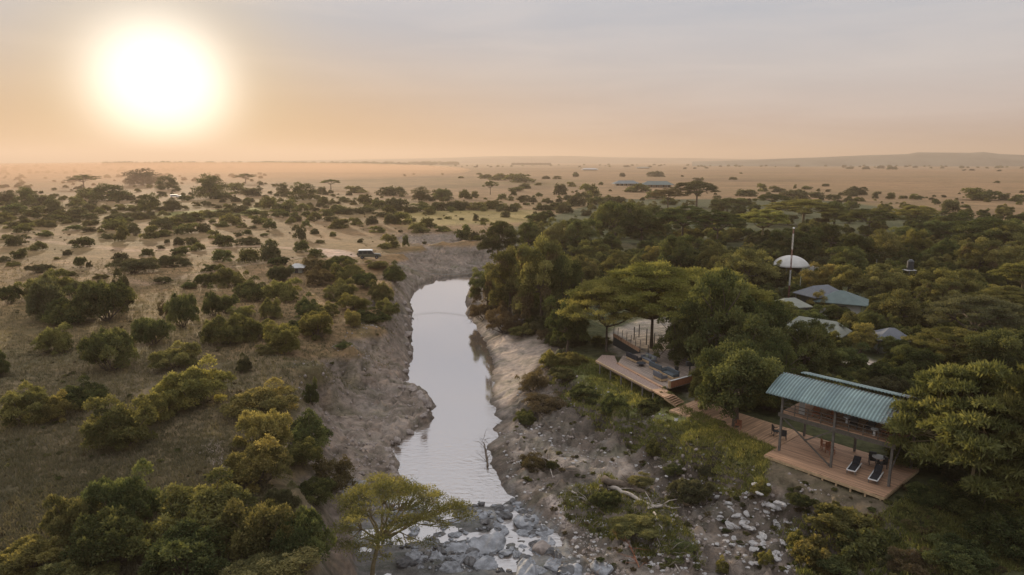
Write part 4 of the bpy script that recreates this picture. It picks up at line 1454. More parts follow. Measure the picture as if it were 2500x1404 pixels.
scatter_norm('distant_scrub', allp, sz, BK['farolive'][:3] + BK['fardark'][:2], 'hazy scrub and tree lines scattered over the far plain', 'scrub', 0.9)
# small tufts over the plain and banks
q1 = poly_pts([(-60, 540), (1150, 540), (980, 640), (980, 800), (700, 930), (640, 1100), (760, 1404), (-60, 1404)], 0, 420)
q2 = poly_pts([(-60, 470), (1250, 500), (1150, 560), (-60, 600)], 0, 260)
q3 = poly_pts([(1340, 900), (1420, 880), (1500, 920), (1640, 1000), (1860, 1110), (1870, 1160), (1780, 1140), (1640, 1070), (1500, 1010)], -2.1, 90)
q4 = poly_pts([(1240, 990), (1420, 970), (1640, 1080), (1800, 1200), (2100, 1290), (2250, 1404), (1500, 1404), (1300, 1220)], -4.6, 260)
q5 = poly_pts([(2050, 1290), (2160, 1240), (2230, 1190), (2560, 1200), (2560, 1404), (2200, 1404)], -2.2, 300)
allq = with_ground(np.concatenate([q1, q2, q3, q4, q5]))
okq = allq[:, 2] > WZ + 0.25
szq = nprng.uniform(0.04, 0.13, len(allq)) * np.concatenate([np.ones(420), np.full(260, 2.0), np.full(90, 0.9), np.full(260, 1.1), np.full(300, 1.6)])
scatter_norm('ground_cover', allq[okq], szq[okq], BK['olive'][:2] + BK['grey'][:1] + BK['brown'][:1] + BK['dark'][:1], 'low tufts and seedlings dotted over the plain and banks', 'ground cover', 0.75)

# ------------------------------------------------------------------ grass blades on the nearer ground
def blades(name, px_poly, z, n_cl, per, hgt, wid, mat, label):
    p = with_ground(poly_pts(px_poly, z, n_cl))
    den = fbm(p[:, 0] / 3.0, p[:, 1] / 3.0, 301, 3)
    p = p[(den > -0.55) & (p[:, 2] > WZ + 0.3)]
    c = np.repeat(p, per, axis=0) + np.concatenate([nprng.normal(0, 0.16, (len(p) * per, 2)), np.zeros((len(p) * per, 1))], 1)
    n = len(c)
    h_ = hgt * nprng.uniform(0.5, 1.4, n)
    an = nprng.uniform(0, 6.28, n)
    w_ = wid * nprng.uniform(0.6, 1.4, n)
    le = nprng.normal(0, 0.45, (n, 2)) * h_[:, None]
    dx = np.stack([np.cos(an) * w_, np.sin(an) * w_, np.zeros(n)], 1)
    tip = c + np.concatenate([le, h_[:, None]], 1)
    v = np.stack([c - dx, c + dx, tip + dx * 0.3, tip - dx * 0.3], 1).reshape(-1, 3)
    tint = np.clip(0.5 + 0.35 * np.repeat(fbm(p[:, 0] / 5.0, p[:, 1] / 5.0, 311, 3), per) + nprng.normal(0, 0.18, n), 0, 1)
    me = mesh_np(name, v, np.arange(len(v)).reshape(-1, 4), [mat], attrs={'tint': ('FLOAT', 'FACE', tint)})
    return tag(link(name, me), label, 'grass', kind='stuff')


M_gr = leaf_mat("dry_grass", (0.110, 0.105, 0.068), (0.180, 0.160, 0.105), (0.300, 0.250, 0.160), 0.4)
M_gg = leaf_mat("lawn_grass", (0.080, 0.090, 0.032), (0.145, 0.150, 0.055), (0.300, 0.260, 0.095), 0.45)
blades("dry_grass", [(-60, 640), (980, 640), (960, 820), (760, 940), (620, 1100), (740, 1404), (-60, 1404)], 0, 26000, 5, 0.26, 0.035, M_gr, "short dry grass over the left-hand plain")
blades("lawn_grass", [(1335, 900), (1400, 862), (1500, 905), (1640, 990), (1880, 1105), (1870, 1165), (1780, 1145), (1650, 1075), (1500, 1010), (1400, 965)], -2.1, 9000, 6, 0.24, 0.035, M_gg, "green grass strip along the edge of the decks")
blades("bank_grass", [(1360, 1220), (1480, 1160), (1640, 1230), (1720, 1370), (1560, 1350), (1380, 1260)], -5.2, 2200, 6, 0.24, 0.035, M_gg, "mossy grass on the hump below the ravine")
blades("shade_grass", [(1900, 1210), (2150, 1270), (2250, 1200), (2560, 1180), (2560, 1404), (2200, 1404), (1960, 1330)], -2.2, 6000, 6, 0.28, 0.035, M_gg, "rough grass in the shade at the bottom right")

# dead sticks and roots littering the right-hand mud
M_twig = simple_mat("dead_twigs", (0.16, 0.125, 0.10), 0.9, noise=0.5, scale=0.7)
tp_ = with_ground(poly_pts([(1210, 1000), (1330, 930), (1420, 960), (1650, 1080), (1850, 1180), (1900, 1404), (1400, 1404), (1240, 1200)], -4.8, 1500))
tp_ = tp_[(tp_[:, 2] > WZ + 0.15) & (fbm(tp_[:, 0] / 2.5, tp_[:, 1] / 2.5, 401, 3) > -0.05)]
V, F = [], []
for p in tp_[:800]:
    a_ = prng.uniform(0, 6.28)
    l_ = prng.uniform(0.3, 1.5)
    q0 = Vector(p) + Vector((0, 0, 0.02))
    q1 = q0 + Vector((math.cos(a_) * l_ * 0.5, math.sin(a_) * l_ * 0.5, prng.uniform(0.05, 0.4)))
    q2 = q1 + Vector((math.cos(a_ + 0.6) * l_ * 0.5, math.sin(a_ + 0.6) * l_ * 0.5, prng.uniform(-0.25, 0.3)))
    r_ = prng.uniform(0.012, 0.035)
    tube(V, F, [q0, q1, q2], [r_, r_ * 0.8, r_ * 0.3], 3)
tag(link('driftwood_litter', mesh_np('driftwood_litter', V, F, [M_twig])), 'small dead sticks and roots littering the right-hand mud bank', 'driftwood', kind='stuff')

# ------------------------------------------------------------------ building helpers
class MB:
    """collects boxes, beams and prisms into one mesh"""
    def __init__(s):
        s.v, s.f = [], []

    def add(s, vs, fs):
        b = len(s.v)
        s.v += [tuple(q) for q in vs]
        s.f += [tuple(i + b for i in f) for f in fs]
        return s

    def box(s, c, d, rz=0.0):
        cx, cy, cz = c
        hx, hy, hz_ = d[0] / 2, d[1] / 2, d[2] / 2
        co, si = math.cos(rz), math.sin(rz)
        vs = []
        for z in (-hz_, hz_):
            for x, y in ((-hx, -hy), (hx, -hy), (hx, hy), (-hx, hy)):
                vs.append((cx + x * co - y * si, cy + x * si + y * co, cz + z))
        return s.add(vs, [(3, 2, 1, 0), (4, 5, 6, 7), (0, 1, 5, 4), (1, 2, 6, 5), (2, 3, 7, 6), (3, 0, 4, 7)])

    def beam(s, a, b, w=0.1, h=0.1):
        a, b = Vector(a), Vector(b)
        d = (b - a).normalized()
        up = Vector((0, 0, 1)) if abs(d.z) < 0.95 else Vector((1, 0, 0))
        r_ = d.cross(up).normalized() * w / 2
        u_ = r_.cross(d).normalized() * h / 2
        vs = [p + q for p in (a, b) for q in (-r_ - u_, r_ - u_, r_ + u_, -r_ + u_)]
        return s.add(vs, [(3, 2, 1, 0), (4, 5, 6, 7), (0, 1, 5, 4), (1, 2, 6, 5), (2, 3, 7, 6), (3, 0, 4, 7)])

    def prism(s, poly, z0, z1):
        n = len(poly)
        vs = [(p[0], p[1], z0) for p in poly] + [(p[0], p[1], z1) for p in poly]
        fs = [tuple(reversed(range(n))), tuple(range(n, 2 * n))] + [(i, (i + 1) % n, n + (i + 1) % n, n + i) for i in range(n)]
        return s.add(vs, fs)

    def tube(s, pts, rad, seg=8, cap=True):
        V, F = [], []
        tube(V, F, pts, rad, seg)
        if cap:
            F.append(tuple(reversed(range(seg))))
            F.append(tuple(range(len(V) - seg, len(V))))
        return s.add(V, F)

    def build(s, name, mat, parent=None, bevel=0.0, smooth=False):
        me = bpy.data.meshes.new(name)
        me.from_pydata(s.v, [], s.f)
        me.materials.append(mat)
        if smooth:
            me.polygons.foreach_set('use_smooth', [True] * len(me.polygons))
        bmx = bmesh.new()
        bmx.from_mesh(me)
        bmesh.ops.recalc_face_normals(bmx, faces=bmx.faces)
        bmx.to_mesh(me)
        bmx.free()
        o = link(name, me, parent)
        if bevel:
            b = o.modifiers.new('edges', 'BEVEL')
            b.width = bevel
            b.segments = 2
        return o


def board_mat(name, c, width=0.14, axis=0, rough=0.75):
    """planks: every board its own tone, dark gaps, grain along the board"""
    m, t, out = new_mat(name)
    co = N(t, 'ShaderNodeTexCoord')
    sp = N(t, 'ShaderNodeSeparateXYZ')
    t.links.new(co.outputs['Object'], sp.inputs[0])
    a = mathn(t, 'DIVIDE', sp.outputs[axis], width)
    fl = mathn(t, 'FLOOR', a)
    fr_ = mathn(t, 'FRACT', a)
    wn_ = N(t, 'ShaderNodeTexWhiteNoise', noise_dimensions='1D')
    t.links.new(fl, wn_.inputs['W'])
    c1_ = ramp(t, wn_.outputs[0], [(0.0, tuple(v * 0.72 for v in c) + (1,)), (1.0, tuple(min(1, v * 1.25) for v in c) + (1,))])
    gap = ramp(t, fr_, [(0.0, (0.25,) * 3 + (1,)), (0.07, (1,) * 4), (0.93, (1,) * 4), (1.0, (0.25,) * 3 + (1,))])
    nz = N(t, 'ShaderNodeTexNoise', i_Scale=0.9, i_Detail=8.0, i_Roughness=0.7)
    mp_ = N(t, 'ShaderNodeMapping')
    sc_ = [0.6, 0.6, 0.6]
    sc_[axis] = 6.0
    mp_.inputs['Scale'].default_value = sc_
    t.links.new(co.outputs['Object'], mp_.inputs[0])
    t.links.new(mp_.outputs[0], nz.inputs[0])
    g_ = ramp(t, nz.outputs[0], [(0.3, (0.62, 0.62, 0.64, 1)), (0.7, (1.25, 1.22, 1.2, 1))])
    cc_ = mixc(t, 1.0, mixc(t, 1.0, c1_, gap, 'MULTIPLY'), g_, 'MULTIPLY')
    b = N(t, 'ShaderNodeBsdfPrincipled', i_Roughness=rough)
    b.inputs['Specular IOR Level'].default_value = 0.3
    t.links.new(cc_, b.inputs['Base Color'])
    t.links.new(b.outputs[0], out.inputs[0])
    return m


M_deck = board_mat("deck_boards", (0.44, 0.262, 0.16), 0.145, 1)
M_deckx = board_mat("deck_boards_cross", (0.49, 0.30, 0.18), 0.145, 0)
M_fascia = simple_mat("deck_edge_timber", (0.42, 0.29, 0.17), 0.8, noise=0.3, scale=3)
M_post = simple_mat("weathered_post", (0.13, 0.115, 0.10), 0.85, noise=0.3, scale=4)
M_beam = simple_mat("dark_floor_beam", (0.10, 0.085, 0.07), 0.85, noise=0.3, scale=4)
M_red = simple_mat("red_brown_timber", (0.26, 0.105, 0.055), 0.7, noise=0.3, scale=4)
M_canvas = simple_mat("pale_canvas", (0.42, 0.40, 0.375), 0.85, noise=0.10, scale=1.2)
M_canvas2 = simple_mat("beige_canvas", (0.20, 0.20, 0.165), 0.85, noise=0.16, scale=1.2)
M_slate = simple_mat("grey_canvas", (0.115, 0.118, 0.130), 0.8, noise=0.15, scale=1.2)
M_white = simple_mat("white_paint", (0.75, 0.74, 0.72), 0.6, noise=0.08, scale=4)
M_blue = simple_mat("slate_blue_cushion", (0.07, 0.083, 0.092), 0.9, noise=0.2, scale=5)
M_black = simple_mat("black_cushion", (0.03, 0.03, 0.035), 0.9, noise=0.3, scale=5)
M_gravel = simple_mat("pebble_bed", (0.27, 0.19, 0.155), 0.95, noise=0.55, scale=9, bump=0.8)
M_dark = simple_mat("dark_metal", (0.04, 0.04, 0.042), 0.5, noise=0.2, scale=5)
M_glass = simple_mat("dark_glass", (0.03, 0.035, 0.04), 0.12, noise=0.1, scale=2, spec=0.6)


def roof_mat(name, c):
    m, t, out = new_mat(name)
    co = N(t, 'ShaderNodeTexCoord')
    n1_ = N(t, 'ShaderNodeTexNoise', i_Scale=0.7, i_Detail=7.0, i_Roughness=0.65)
    n2_ = N(t, 'ShaderNodeTexNoise', i_Scale=6.0, i_Detail=5.0, i_Roughness=0.7)
    t.links.new(co.outputs['Object'], n1_.inputs[0])
    t.links.new(co.outputs['Object'], n2_.inputs[0])
    a = ramp(t, n1_.outputs[0], [(0.35, tuple(v * 0.8 for v in c) + (1,)), (0.65, tuple(v * 1.15 for v in c) + (1,))])
    # leaf litter and rust gathered at the far end of the sheets
    sp = N(t, 'ShaderNodeSeparateXYZ')
    t.links.new(co.outputs['Object'], sp.inputs[0])
    ed = N(t, 'ShaderNodeMapRange', i_1=6.8, i_2=9.6, i_3=-0.05, i_4=0.42)
    t.links.new(sp.outputs[0], ed.inputs[0])
    dirt = ramp(t, mathn(t, 'ADD', n2_.outputs[0], ed.outputs[0]), [(0.62, (0,) * 3 + (1,)), (0.78, (1,) * 4)])
    rib = mathn(t, 'SINE', mathn(t, 'MULTIPLY', sp.outputs[0], 2 * math.pi / 0.27))
    a = mixc(t, 1.0, a, ramp(t, rib, [(0.0, (0.60, 0.62, 0.62, 1)), (0.45, (1.1, 1.1, 1.1, 1))]), 'MULTIPLY')     # darker along the valleys
    sh = N(t, 'ShaderNodeTexWhiteNoise', noise_dimensions='1D')
    t.links.new(mathn(t, 'FLOOR', mathn(t, 'DIVIDE', sp.outputs[0], 0.81)), sh.inputs['W'])
    a = mixc(t, 1.0, a, ramp(t, sh.outputs[0], [(0.0, (0.82, 0.84, 0.86, 1)), (1.0, (1.08, 1.06, 1.04, 1))]), 'MULTIPLY')
    cc_ = mixc(t, dirt, a, (0.085, 0.07, 0.06, 1))
    b = N(t, 'ShaderNodeBsdfPrincipled', i_Roughness=0.42, i_Metallic=0.25)
    t.links.new(cc_, b.inputs['Base Color'])
    t.links.new(b.outputs[0], out.inputs[0])
    return m


M_teal = roof_mat("teal_iron_sheet", (0.180, 0.240, 0.232))
M_green = simple_mat("green_roof_sheet", (0.085, 0.112, 0.105), 0.6, noise=0.2, scale=1.0)
M_lodge = simple_mat("grey_green_shingle", (0.125, 0.145, 0.150), 0.7, noise=0.2, scale=0.3)
M_wall = simple_mat("plain_render_wall", (0.30, 0.25, 0.20), 0.9, noise=0.15, scale=0.5)

# ------------------------------------------------------------------ pavilion on the bank
ZD = -1.5
PO = (22.98, 55.21)
PRZ = math.atan2(-0.747, 0.665)


def pav_to_world(u, v):
    return (PO[0] + 0.665 * u + 0.747 * v, PO[1] - 0.747 * u + 0.665 * v)


pv_ = empty("pavilion", (PO[0], PO[1], ZD), PRZ)
tag(pv_, "two-storey open timber pavilion with a curved teal iron roof", "pavilion")
L = 8.8
for i, u in enumerate((0, 4.4, L)):
    MB().box((u, 0, 2.5), (0.17, 0.17, 5.0)).build('post', M_post, pv_)
    MB().box((u, 4.6, 2.8), (0.17, 0.17, 5.5)).build('post', M_post, pv_)
m = MB()
for v in (0.0, 4.6):
    m.box((L / 2, v + (-0.12 if v == 0 else 0.12), 3.27), (L + 0.5, 0.07, 0.34))
for k in range(12):
    m.box((k * L / 11, 2.3, 3.20), (0.07, 4.5, 0.18))
m.build('floor_beam', M_beam, pv_)
MB().box((L / 2, 2.3, 3.43), (L + 0.3, 4.55, 0.06)).build('upper_floor', M_deck, pv_)
m = MB()
for z in (3.75, 4.05, 4.35):
    m.box((L / 2, -0.02, z), (L, 0.045, 0.05))
for k in range(9):
    m.box((k * L / 8 + 0.001, 0.0, 3.9), (0.05, 0.06, 0.9))
m.box((L, 2.3, 4.35), (0.06, 4.5, 0.05)).box((0, 2.3, 4.35), (0.06, 4.5, 0.05))
m.build('railing', M_beam, pv_)
for (u0, u1, s_) in ((0.05, 4.3, 1), (4.3, 2.0, 0)):
    if s_:
        MB().beam((0.1, -0.06, 3.1), (4.3, -0.06, 0.15), 0.09, 0.11).build('brace', M_beam, pv_)
    else:
        MB().beam((4.3, -0.17, 3.1), (2.15, -0.17, 1.65), 0.09, 0.11).build('brace', M_beam, pv_)
MB().beam((L, 0.1, 1.2), (L, 2.2, 3.1), 0.08, 0.1).build('brace', M_beam, pv_)
m = MB()
for (u, w_) in ((1.7, 1.7), (3.9, 0.9), (5.2, 0.5), (7.9, 1.5)):
    m.box((u, 4.35, 4.35), (w_, 0.06, 1.8))
m.build('screen_wall', M_red, pv_)
m = MB()
for (u, w_) in ((0.55, 0.45), (2.9, 0.9), (4.75, 0.5), (6.3, 1.4)):
    m.box((u, 4.3, 4.35), (w_, 0.05, 1.8))
m.build('canvas_screen', M_canvas2, pv_)


def corrugated(name, u0, u1, prof, mat, parent, pitch=0.27, amp=0.042):
    nx_ = int((u1 - u0) / pitch * 8)
    us = np.linspace(u0, u1, nx_)
    V = []
    for (v, z) in prof:
        for u in us:
            V.append((u, v, z + amp * math.sin(2 * math.pi * u / pitch)))
    ii_ = np.arange(nx_ * len(prof)).reshape(len(prof), nx_)
    F_ = np.stack([ii_[:-1, :-1].ravel(), ii_[:-1, 1:].ravel(), ii_[1:, 1:].ravel(), ii_[1:, :-1].ravel()], 1)
    o = link(name, mesh_np(name, V, F_, [mat], smooth=True), parent)
    s_ = o.modifiers.new('thickness', 'SOLIDIFY')
    s_.thickness = 0.02
    return o


pf = [(-0.62 + 3.05 * t_, 5.02 + 1.18 * (1 - (1 - t_) ** 1.5)) for t_ in np.linspace(0, 1, 12)]
corrugated('roof', -1.25, 9.85, pf, M_teal, pv_)
pb = [(2.72 + 3.3 * t_, 6.42 - 1.1 * t_ ** 1.7) for t_ in np.linspace(0, 1, 10)]
corrugated('roof', 0.1, 8.6, pb, M_teal, pv_)
m = MB().box((4.3, 2.55, 6.10), (10.8, 0.26, 0.14)).box((4.3, 0.0, 5.06), (11.0, 0.09, 0.12))
for k in range(6):
    m.beam((k * 2.2 - 1.1, -0.5, 5.0), (k * 2.2 - 1.1, 2.4, 6.08), 0.07, 0.1)
m.build('roof_frame', M_beam, pv_)

# lower platform, a step down from the long deck
dk = empty("deck_platform", (PO[0], PO[1], ZD), PRZ)
tag(dk, "reddish timber platform under the two-storey pavilion", "deck")
MB().prism([(-0.42, -1.72), (9.25, -2.05), (9.25, 5.2), (-0.42, 5.2)], -0.06, 0.0).build('deck_boards', M_deck, dk)
MB().box((4.4, -1.92, -0.15), (9.7, 0.05, 0.20), math.atan2(-0.33, 9.67)).box((9.28, 1.5, -0.15), (0.05, 7.1, 0.2)).build('fascia', M_fascia, dk)
for k in range(9):
    MB().box((0.2 + k * 1.1, -1.72 - 0.034 * k * 1.1, -0.62), (0.12, 0.12, 0.9)).build('footing', M_fascia, dk)

# the long deck with the tree growing through
dk2 = empty("timber_deck", (PO[0], PO[1], ZD), PRZ)
tag(dk2, "long timber deck on short stilts running from the stairs to the pavilion", "deck")
MB().prism([(-12.1, 1.15), (-0.5, 0.72), (-0.5, 5.4), (-12.05, 5.8)], -0.085, -0.02).build('deck_boards', M_deckx, dk2)
MB().box((-6.3, 0.90, -0.15), (11.65, 0.05, 0.17), math.atan2(-0.43, 11.6)).build('fascia', M_fascia, dk2)
for k in range(10):
    MB().box((-11.9 + k * 1.2, 1.22 - 0.037 * k * 1.2, -0.55), (0.11, 0.11, 0.75)).build('footing', M_fascia, dk2)


# ------------------------------------------------------------------ walkway, stairs and lounge terrace
def wpoly(pts, z):
    return [tuple(P(a, b, z))[:2] for a, b in pts]


def to_local(pts, o_, rz):
    co, si = math.cos(-rz), math.sin(-rz)
    return [((x - o_[0]) * co - (y - o_[1]) * si, (x - o_[0]) * si + (y - o_[1]) * co) for x, y in pts]


ZW = -0.6
wo_ = P(1455, 880, ZW)
wd_ = P(1590, 951, ZW) - wo_
WRZ = math.atan2(wd_.y, wd_.x)
ww_ = empty("walkway", wo_, WRZ)
tag(ww_, "pebbled terrace walkway with timber edges above the lawn", "walkway")
LP = lambda pts, z=ZW: to_local(wpoly(pts, z), wo_, WRZ)
MB().prism(LP([(1455, 880), (1590, 951), (1621, 948), (1508, 887), (1500, 868), (1470, 866)]), -0.30, -0.02).build('pebble_bed', M_gravel, ww_)
MB().prism(LP([(1590, 951), (1623, 970), (1643, 962.5), (1621, 948)]), -0.14, 0.012).build('landing', M_deckx, ww_)
a_, b_ = LP([(1455, 880), (1590, 951)])
MB().beam((a_[0], a_[1], -0.06), (b_[0], b_[1], -0.06), 0.14, 0.16).build('edge_board', M_fascia, ww_)
a_, b_ = LP([(1508, 887), (1621, 948)])
MB().beam((a_[0], a_[1], 0.02), (b_[0], b_[1], 0.02), 0.34, 0.10).build('edge_board', M_deck, ww_)
for k in range(6):
    q = LP([(1465 + k * 26, 886 + k * 13.7)])[0]
    MB().box((q[0], q[1], -0.8), (0.12, 0.12, 1.1)).build('footing', M_post, ww_)

st = empty("staircase", P(1623, 970, ZW), WRZ)
tag(st, "short flight of timber steps from the walkway down to the deck", "stairs")
s0 = to_local(wpoly([(1623, 970), (1643, 962.5)], ZW), P(1623, 970, ZW), WRZ)
s1 = to_local(wpoly([(1650, 991), (1669, 982)], ZD), P(1623, 970, ZW), WRZ)
for k in range(5):
    t_ = (k + 0.5) / 5
    p = Vector((s0[0][0], s0[0][1], 0)).lerp(Vector((s1[0][0], s1[0][1], ZD - ZW)), t_)
    q = Vector((s0[1][0], s0[1][1], 0)).lerp(Vector((s1[1][0], s1[1][1], ZD - ZW)), t_)
    MB().beam(p, q, 0.30, 0.05).build('step', M_deckx, st)
for i in (0, 1):
    MB().beam((s0[i][0], s0[i][1], -0.1), (s1[i][0], s1[i][1], ZD - ZW - 0.02), 0.07, 0.24).build('stringer', M_fascia, st)

lt = empty("lounge_terrace", wo_, WRZ)
tag(lt, "raised timber lounge floor between the walkway and the dark trees", "terrace")
MB().prism(LP([(1508, 887), (1621, 948), (1633, 946), (1688, 931), (1740, 925), (1730, 880), (1660, 850), (1560, 862), (1520, 868)]), -0.22, -0.035).build('terrace_floor', M_gravel if False else board_mat("grey_terrace_boards", (0.27, 0.21, 0.17), 0.16, 1), lt)
wa, wb = LP([(1634, 946)])[0], LP([(1692, 930)])[0]
tw = MB().beam((wa[0], wa[1], 0.30), (wb[0], wb[1], 0.30), 0.14, 0.72).build('wall_panel', M_red, lt)
MB().beam((wa[0], wa[1], 0.69), (wb[0], wb[1], 0.69), 0.20, 0.06).build('capping', M_canvas, tw)
MB().box((wa[0], wa[1], 0.32), (0.22, 0.22, 0.80)).build('end_post', M_fascia, lt)

# lit deck edge and dark wall under the acacia
uw = empty("terrace_wall", P(1500, 822, -0.4), 0)
tag(uw, "dark wedge-shaped wall with an orange timber deck edge under the big acacias", "wall")
e0, e1 = P(1498, 822, 0.0), P(1562, 858, -0.5)
o_ = P(1500, 822, -0.4)
MB().beam(e0 - o_ + Vector((0, 0, 0.25)), e1 - o_ + Vector((0, 0, 0.1)), 0.16, 0.42).build('deck_edge', M_deck, uw)
MB().beam(e0 - o_ - Vector((0, 0, 0.55)), e1 - o_ - Vector((0, 0, 0.4)), 0.14, 1.15).build('wall_face', M_dark, uw)
for k in range(7):
    p = e0.lerp(e1, k / 6) - o_
    MB().beam(p + Vector((0, 0, 0.4)), p + Vector((0.05, 0, 1.5)), 0.07, 0.07).build('baluster', M_post, uw)


def face_dir(p, q):
    return math.atan2(q[1] - p[1], q[0] - p[0])


def make_sofa(px, py, rz, width, label, cush=(), backm=M_blue):
    p = P(px, py, ZW)
    s = empty("outdoor_sofa", p, rz)
    tag(s, label, "sofa", "sofas on the lounge terrace")
    MB().box((0, 0, 0.14), (width, 0.80, 0.24)).build('base', M_fascia, s, 0.02)
    MB().box((0, 0.02, 0.34), (width - 0.06, 0.74, 0.16)).build('seat', backm, s, 0.05)
    MB().box((0, 0.36, 0.60), (width, 0.18, 0.55)).build('backrest', backm, s, 0.05)
    for sx_ in (-1, 1):
        MB().box((sx_ * (width / 2 - 0.06), 0, 0.46), (0.14, 0.78, 0.36)).build('armrest', backm, s, 0.04)
    for i, (cm, x) in enumerate(cush):
        MB().box((x, 0.20, 0.60), (0.42, 0.16, 0.40), 0.2 * (-1) ** i).build('cushion', cm, s, 0.06)
    return s


make_sofa(1606, 904, WRZ + 0.25 + math.pi / 2 + 1.35, 2.3, "slate-blue sofa with a high back in the middle of the lounge terrace")
make_sofa(1636, 920, WRZ, 2.2, "slate-blue sofa nearest the low timber wall")
make_sofa(1612, 926, WRZ + math.pi, 1.6, "low blue-grey bench seat near the walkway edge", (), M_slate)
make_sofa(1548, 880, WRZ + 0.25 + math.pi / 2 + 1.35, 2.2, "dark sofa heaped with black and pale cushions at the head of the terrace",
          ((M_black, -0.75), (M_canvas, -0.3), (M_black, 0.15), (M_canvas2, 0.6)), M_black)
make_sofa(1583, 884, WRZ, 2.2, "grey sofa with round pale cushions right of the dark heaped one", ((M_canvas2, -0.6), (M_slate, 0.0), (M_canvas2, 0.6)), M_slate)

fb = empty("fire_table", P(1565, 893, ZW), 0.3)
tag(fb, "low black table between the heaped dark sofa and the walkway", "table")
MB().tube([(0, 0, 0.30), (0, 0, 0.38)], [0.55, 0.55], 16).build('table_top', M_black, fb)
MB().tube([(0, 0, 0), (0, 0, 0.30)], [0.25, 0.32], 12).build('pedestal', M_dark, fb)

sg = empty("brazier", P(1683, 925, ZW), 0.2)
tag(sg, "dark square lamp head on a post behind the low timber wall", "lamp")
MB().box((0, 0, 0.8), (0.12, 0.12, 1.6)).build('post', M_dark, sg)
MB().box((0, 0, 1.75), (0.9, 0.35, 0.5)).build('lamp_head', M_dark, sg)

pp = empty("potted_plant", P(1652, 905, ZW), 0)
tag(pp, "tall potted plant with dark and pale leaves behind the blue sofas", "plant")
MB().tube([(0, 0, 0), (0, 0, 0.45)], [0.18, 0.26], 12).build('pot', M_dark, pp)
rg = np.random.default_rng(61)
v_, t__ = leaves(rg, [(0, 0, 0.9, 0.35, 0.4), (0.05, 0, 1.4, 0.32, 0.35), (0, 0.05, 0.65, 0.3, 0.2)], 260, 0.22, 0.13, outward=0.8, shell=0.3)
link('foliage', mesh_np('foliage', v_, np.arange(len(v_)).reshape(-1, 4), [LM['dark']], attrs={'tint': ('FLOAT', 'FACE', t__)}), pp)

for i, (px, py, h_) in enumerate([(1578, 838, 2.0), (1597, 845, 1.7), (1582, 862, 1.0), (1548, 826, 1.6), (1560, 820, 1.6)]):
    p = P(px, py, -0.6)
    o = MB().tube([(0, 0, -0.2), (0.02, 0, h_)], [0.07, 0.06], 8).build("timber_post", M_post)
    o.location = p
    tag(o, ["tallest bare post in the pale yard", "bare post nearest the dark tree in the pale yard", "short bare post just behind the dark sofa",
            "slim post left of the tall one in the pale yard", "slim post farthest back in the pale yard"][i], "post", "posts in the pale yard")


# ------------------------------------------------------------------ furniture
def make_chair(p, rz, label, group, mat, tall=0.95):
    c = empty("armchair", p, rz)
    tag(c, label, "chair", group)
    MB().box((0, 0, 0.40), (0.56, 0.54, 0.06)).build('seat', mat, c)
    MB().box((0, 0.27, 0.40 + tall * 0.30), (0.54, 0.05, tall * 0.6)).build('backrest', mat, c)
    for sx_ in (-1, 1):
        MB().box((sx_ * 0.29, 0.0, 0.62), (0.06, 0.52, 0.04)).build('armrest', mat, c)
        for sy_ in (-1, 1):
            MB().box((sx_ * 0.26, sy_ * 0.24, 0.20), (0.05, 0.05, 0.40)).build('leg', mat, c)
    return c


UF = ZD + 3.46
up = [(2.45, 1.0, 0.3, "red timber armchair on the upper floor, beside the white figure-like curtain"),
      (3.6, 1.3, -0.2, "red timber armchair on the upper floor left of the middle post"),
      (5.5, 0.9, 0.2, "dark armchair on the upper floor just right of the middle post"),
      (6.7, 1.1, 0.1, "dark armchair on the upper floor, third from the left end of the rail"),
      (7.9, 1.2, -0.2, "red timber armchair at the right end of the upper floor")]
for i, (u, v, a, lab) in enumerate(up):
    x, y = pav_to_world(u, v)
    make_chair((x, y, UF), PRZ + a, lab, "chairs on the pavilion's upper floor", M_red if i in (0, 1, 4) else M_dark, 1.15)
for i, (u, v, lab) in enumerate([(4.7, 1.6, "small pale table by the middle post upstairs"), (7.2, 0.6, "small white side table by the upstairs rail")]):
    x, y = pav_to_world(u, v)
    tb = empty("side_table", (x, y, UF), PRZ)
    tag(tb, lab, "table", "side tables upstairs")
    MB().tube([(0, 0, 0.5), (0, 0, 0.55)], [0.28, 0.28], 14).build('table_top', M_white, tb)
    MB().tube([(0, 0, 0), (0, 0, 0.5)], [0.10, 0.06], 8).build('pedestal', M_white, tb)
x, y = pav_to_world(1.15, 0.7)
cu = MB()
for k in range(7):
    cu.tube([(k * 0.07, 0.03 * (k % 2), 0.02), (k * 0.07 + 0.01, 0.03 * ((k + 1) % 2), 1.5)], [0.05, 0.035], 6)
cu = cu.build("hanging_curtain", M_canvas)
cu.location = (x, y, UF)
cu.rotation_euler = (0, 0, PRZ)
tag(cu, "pale gathered curtain at the left of the upper floor", "curtain")

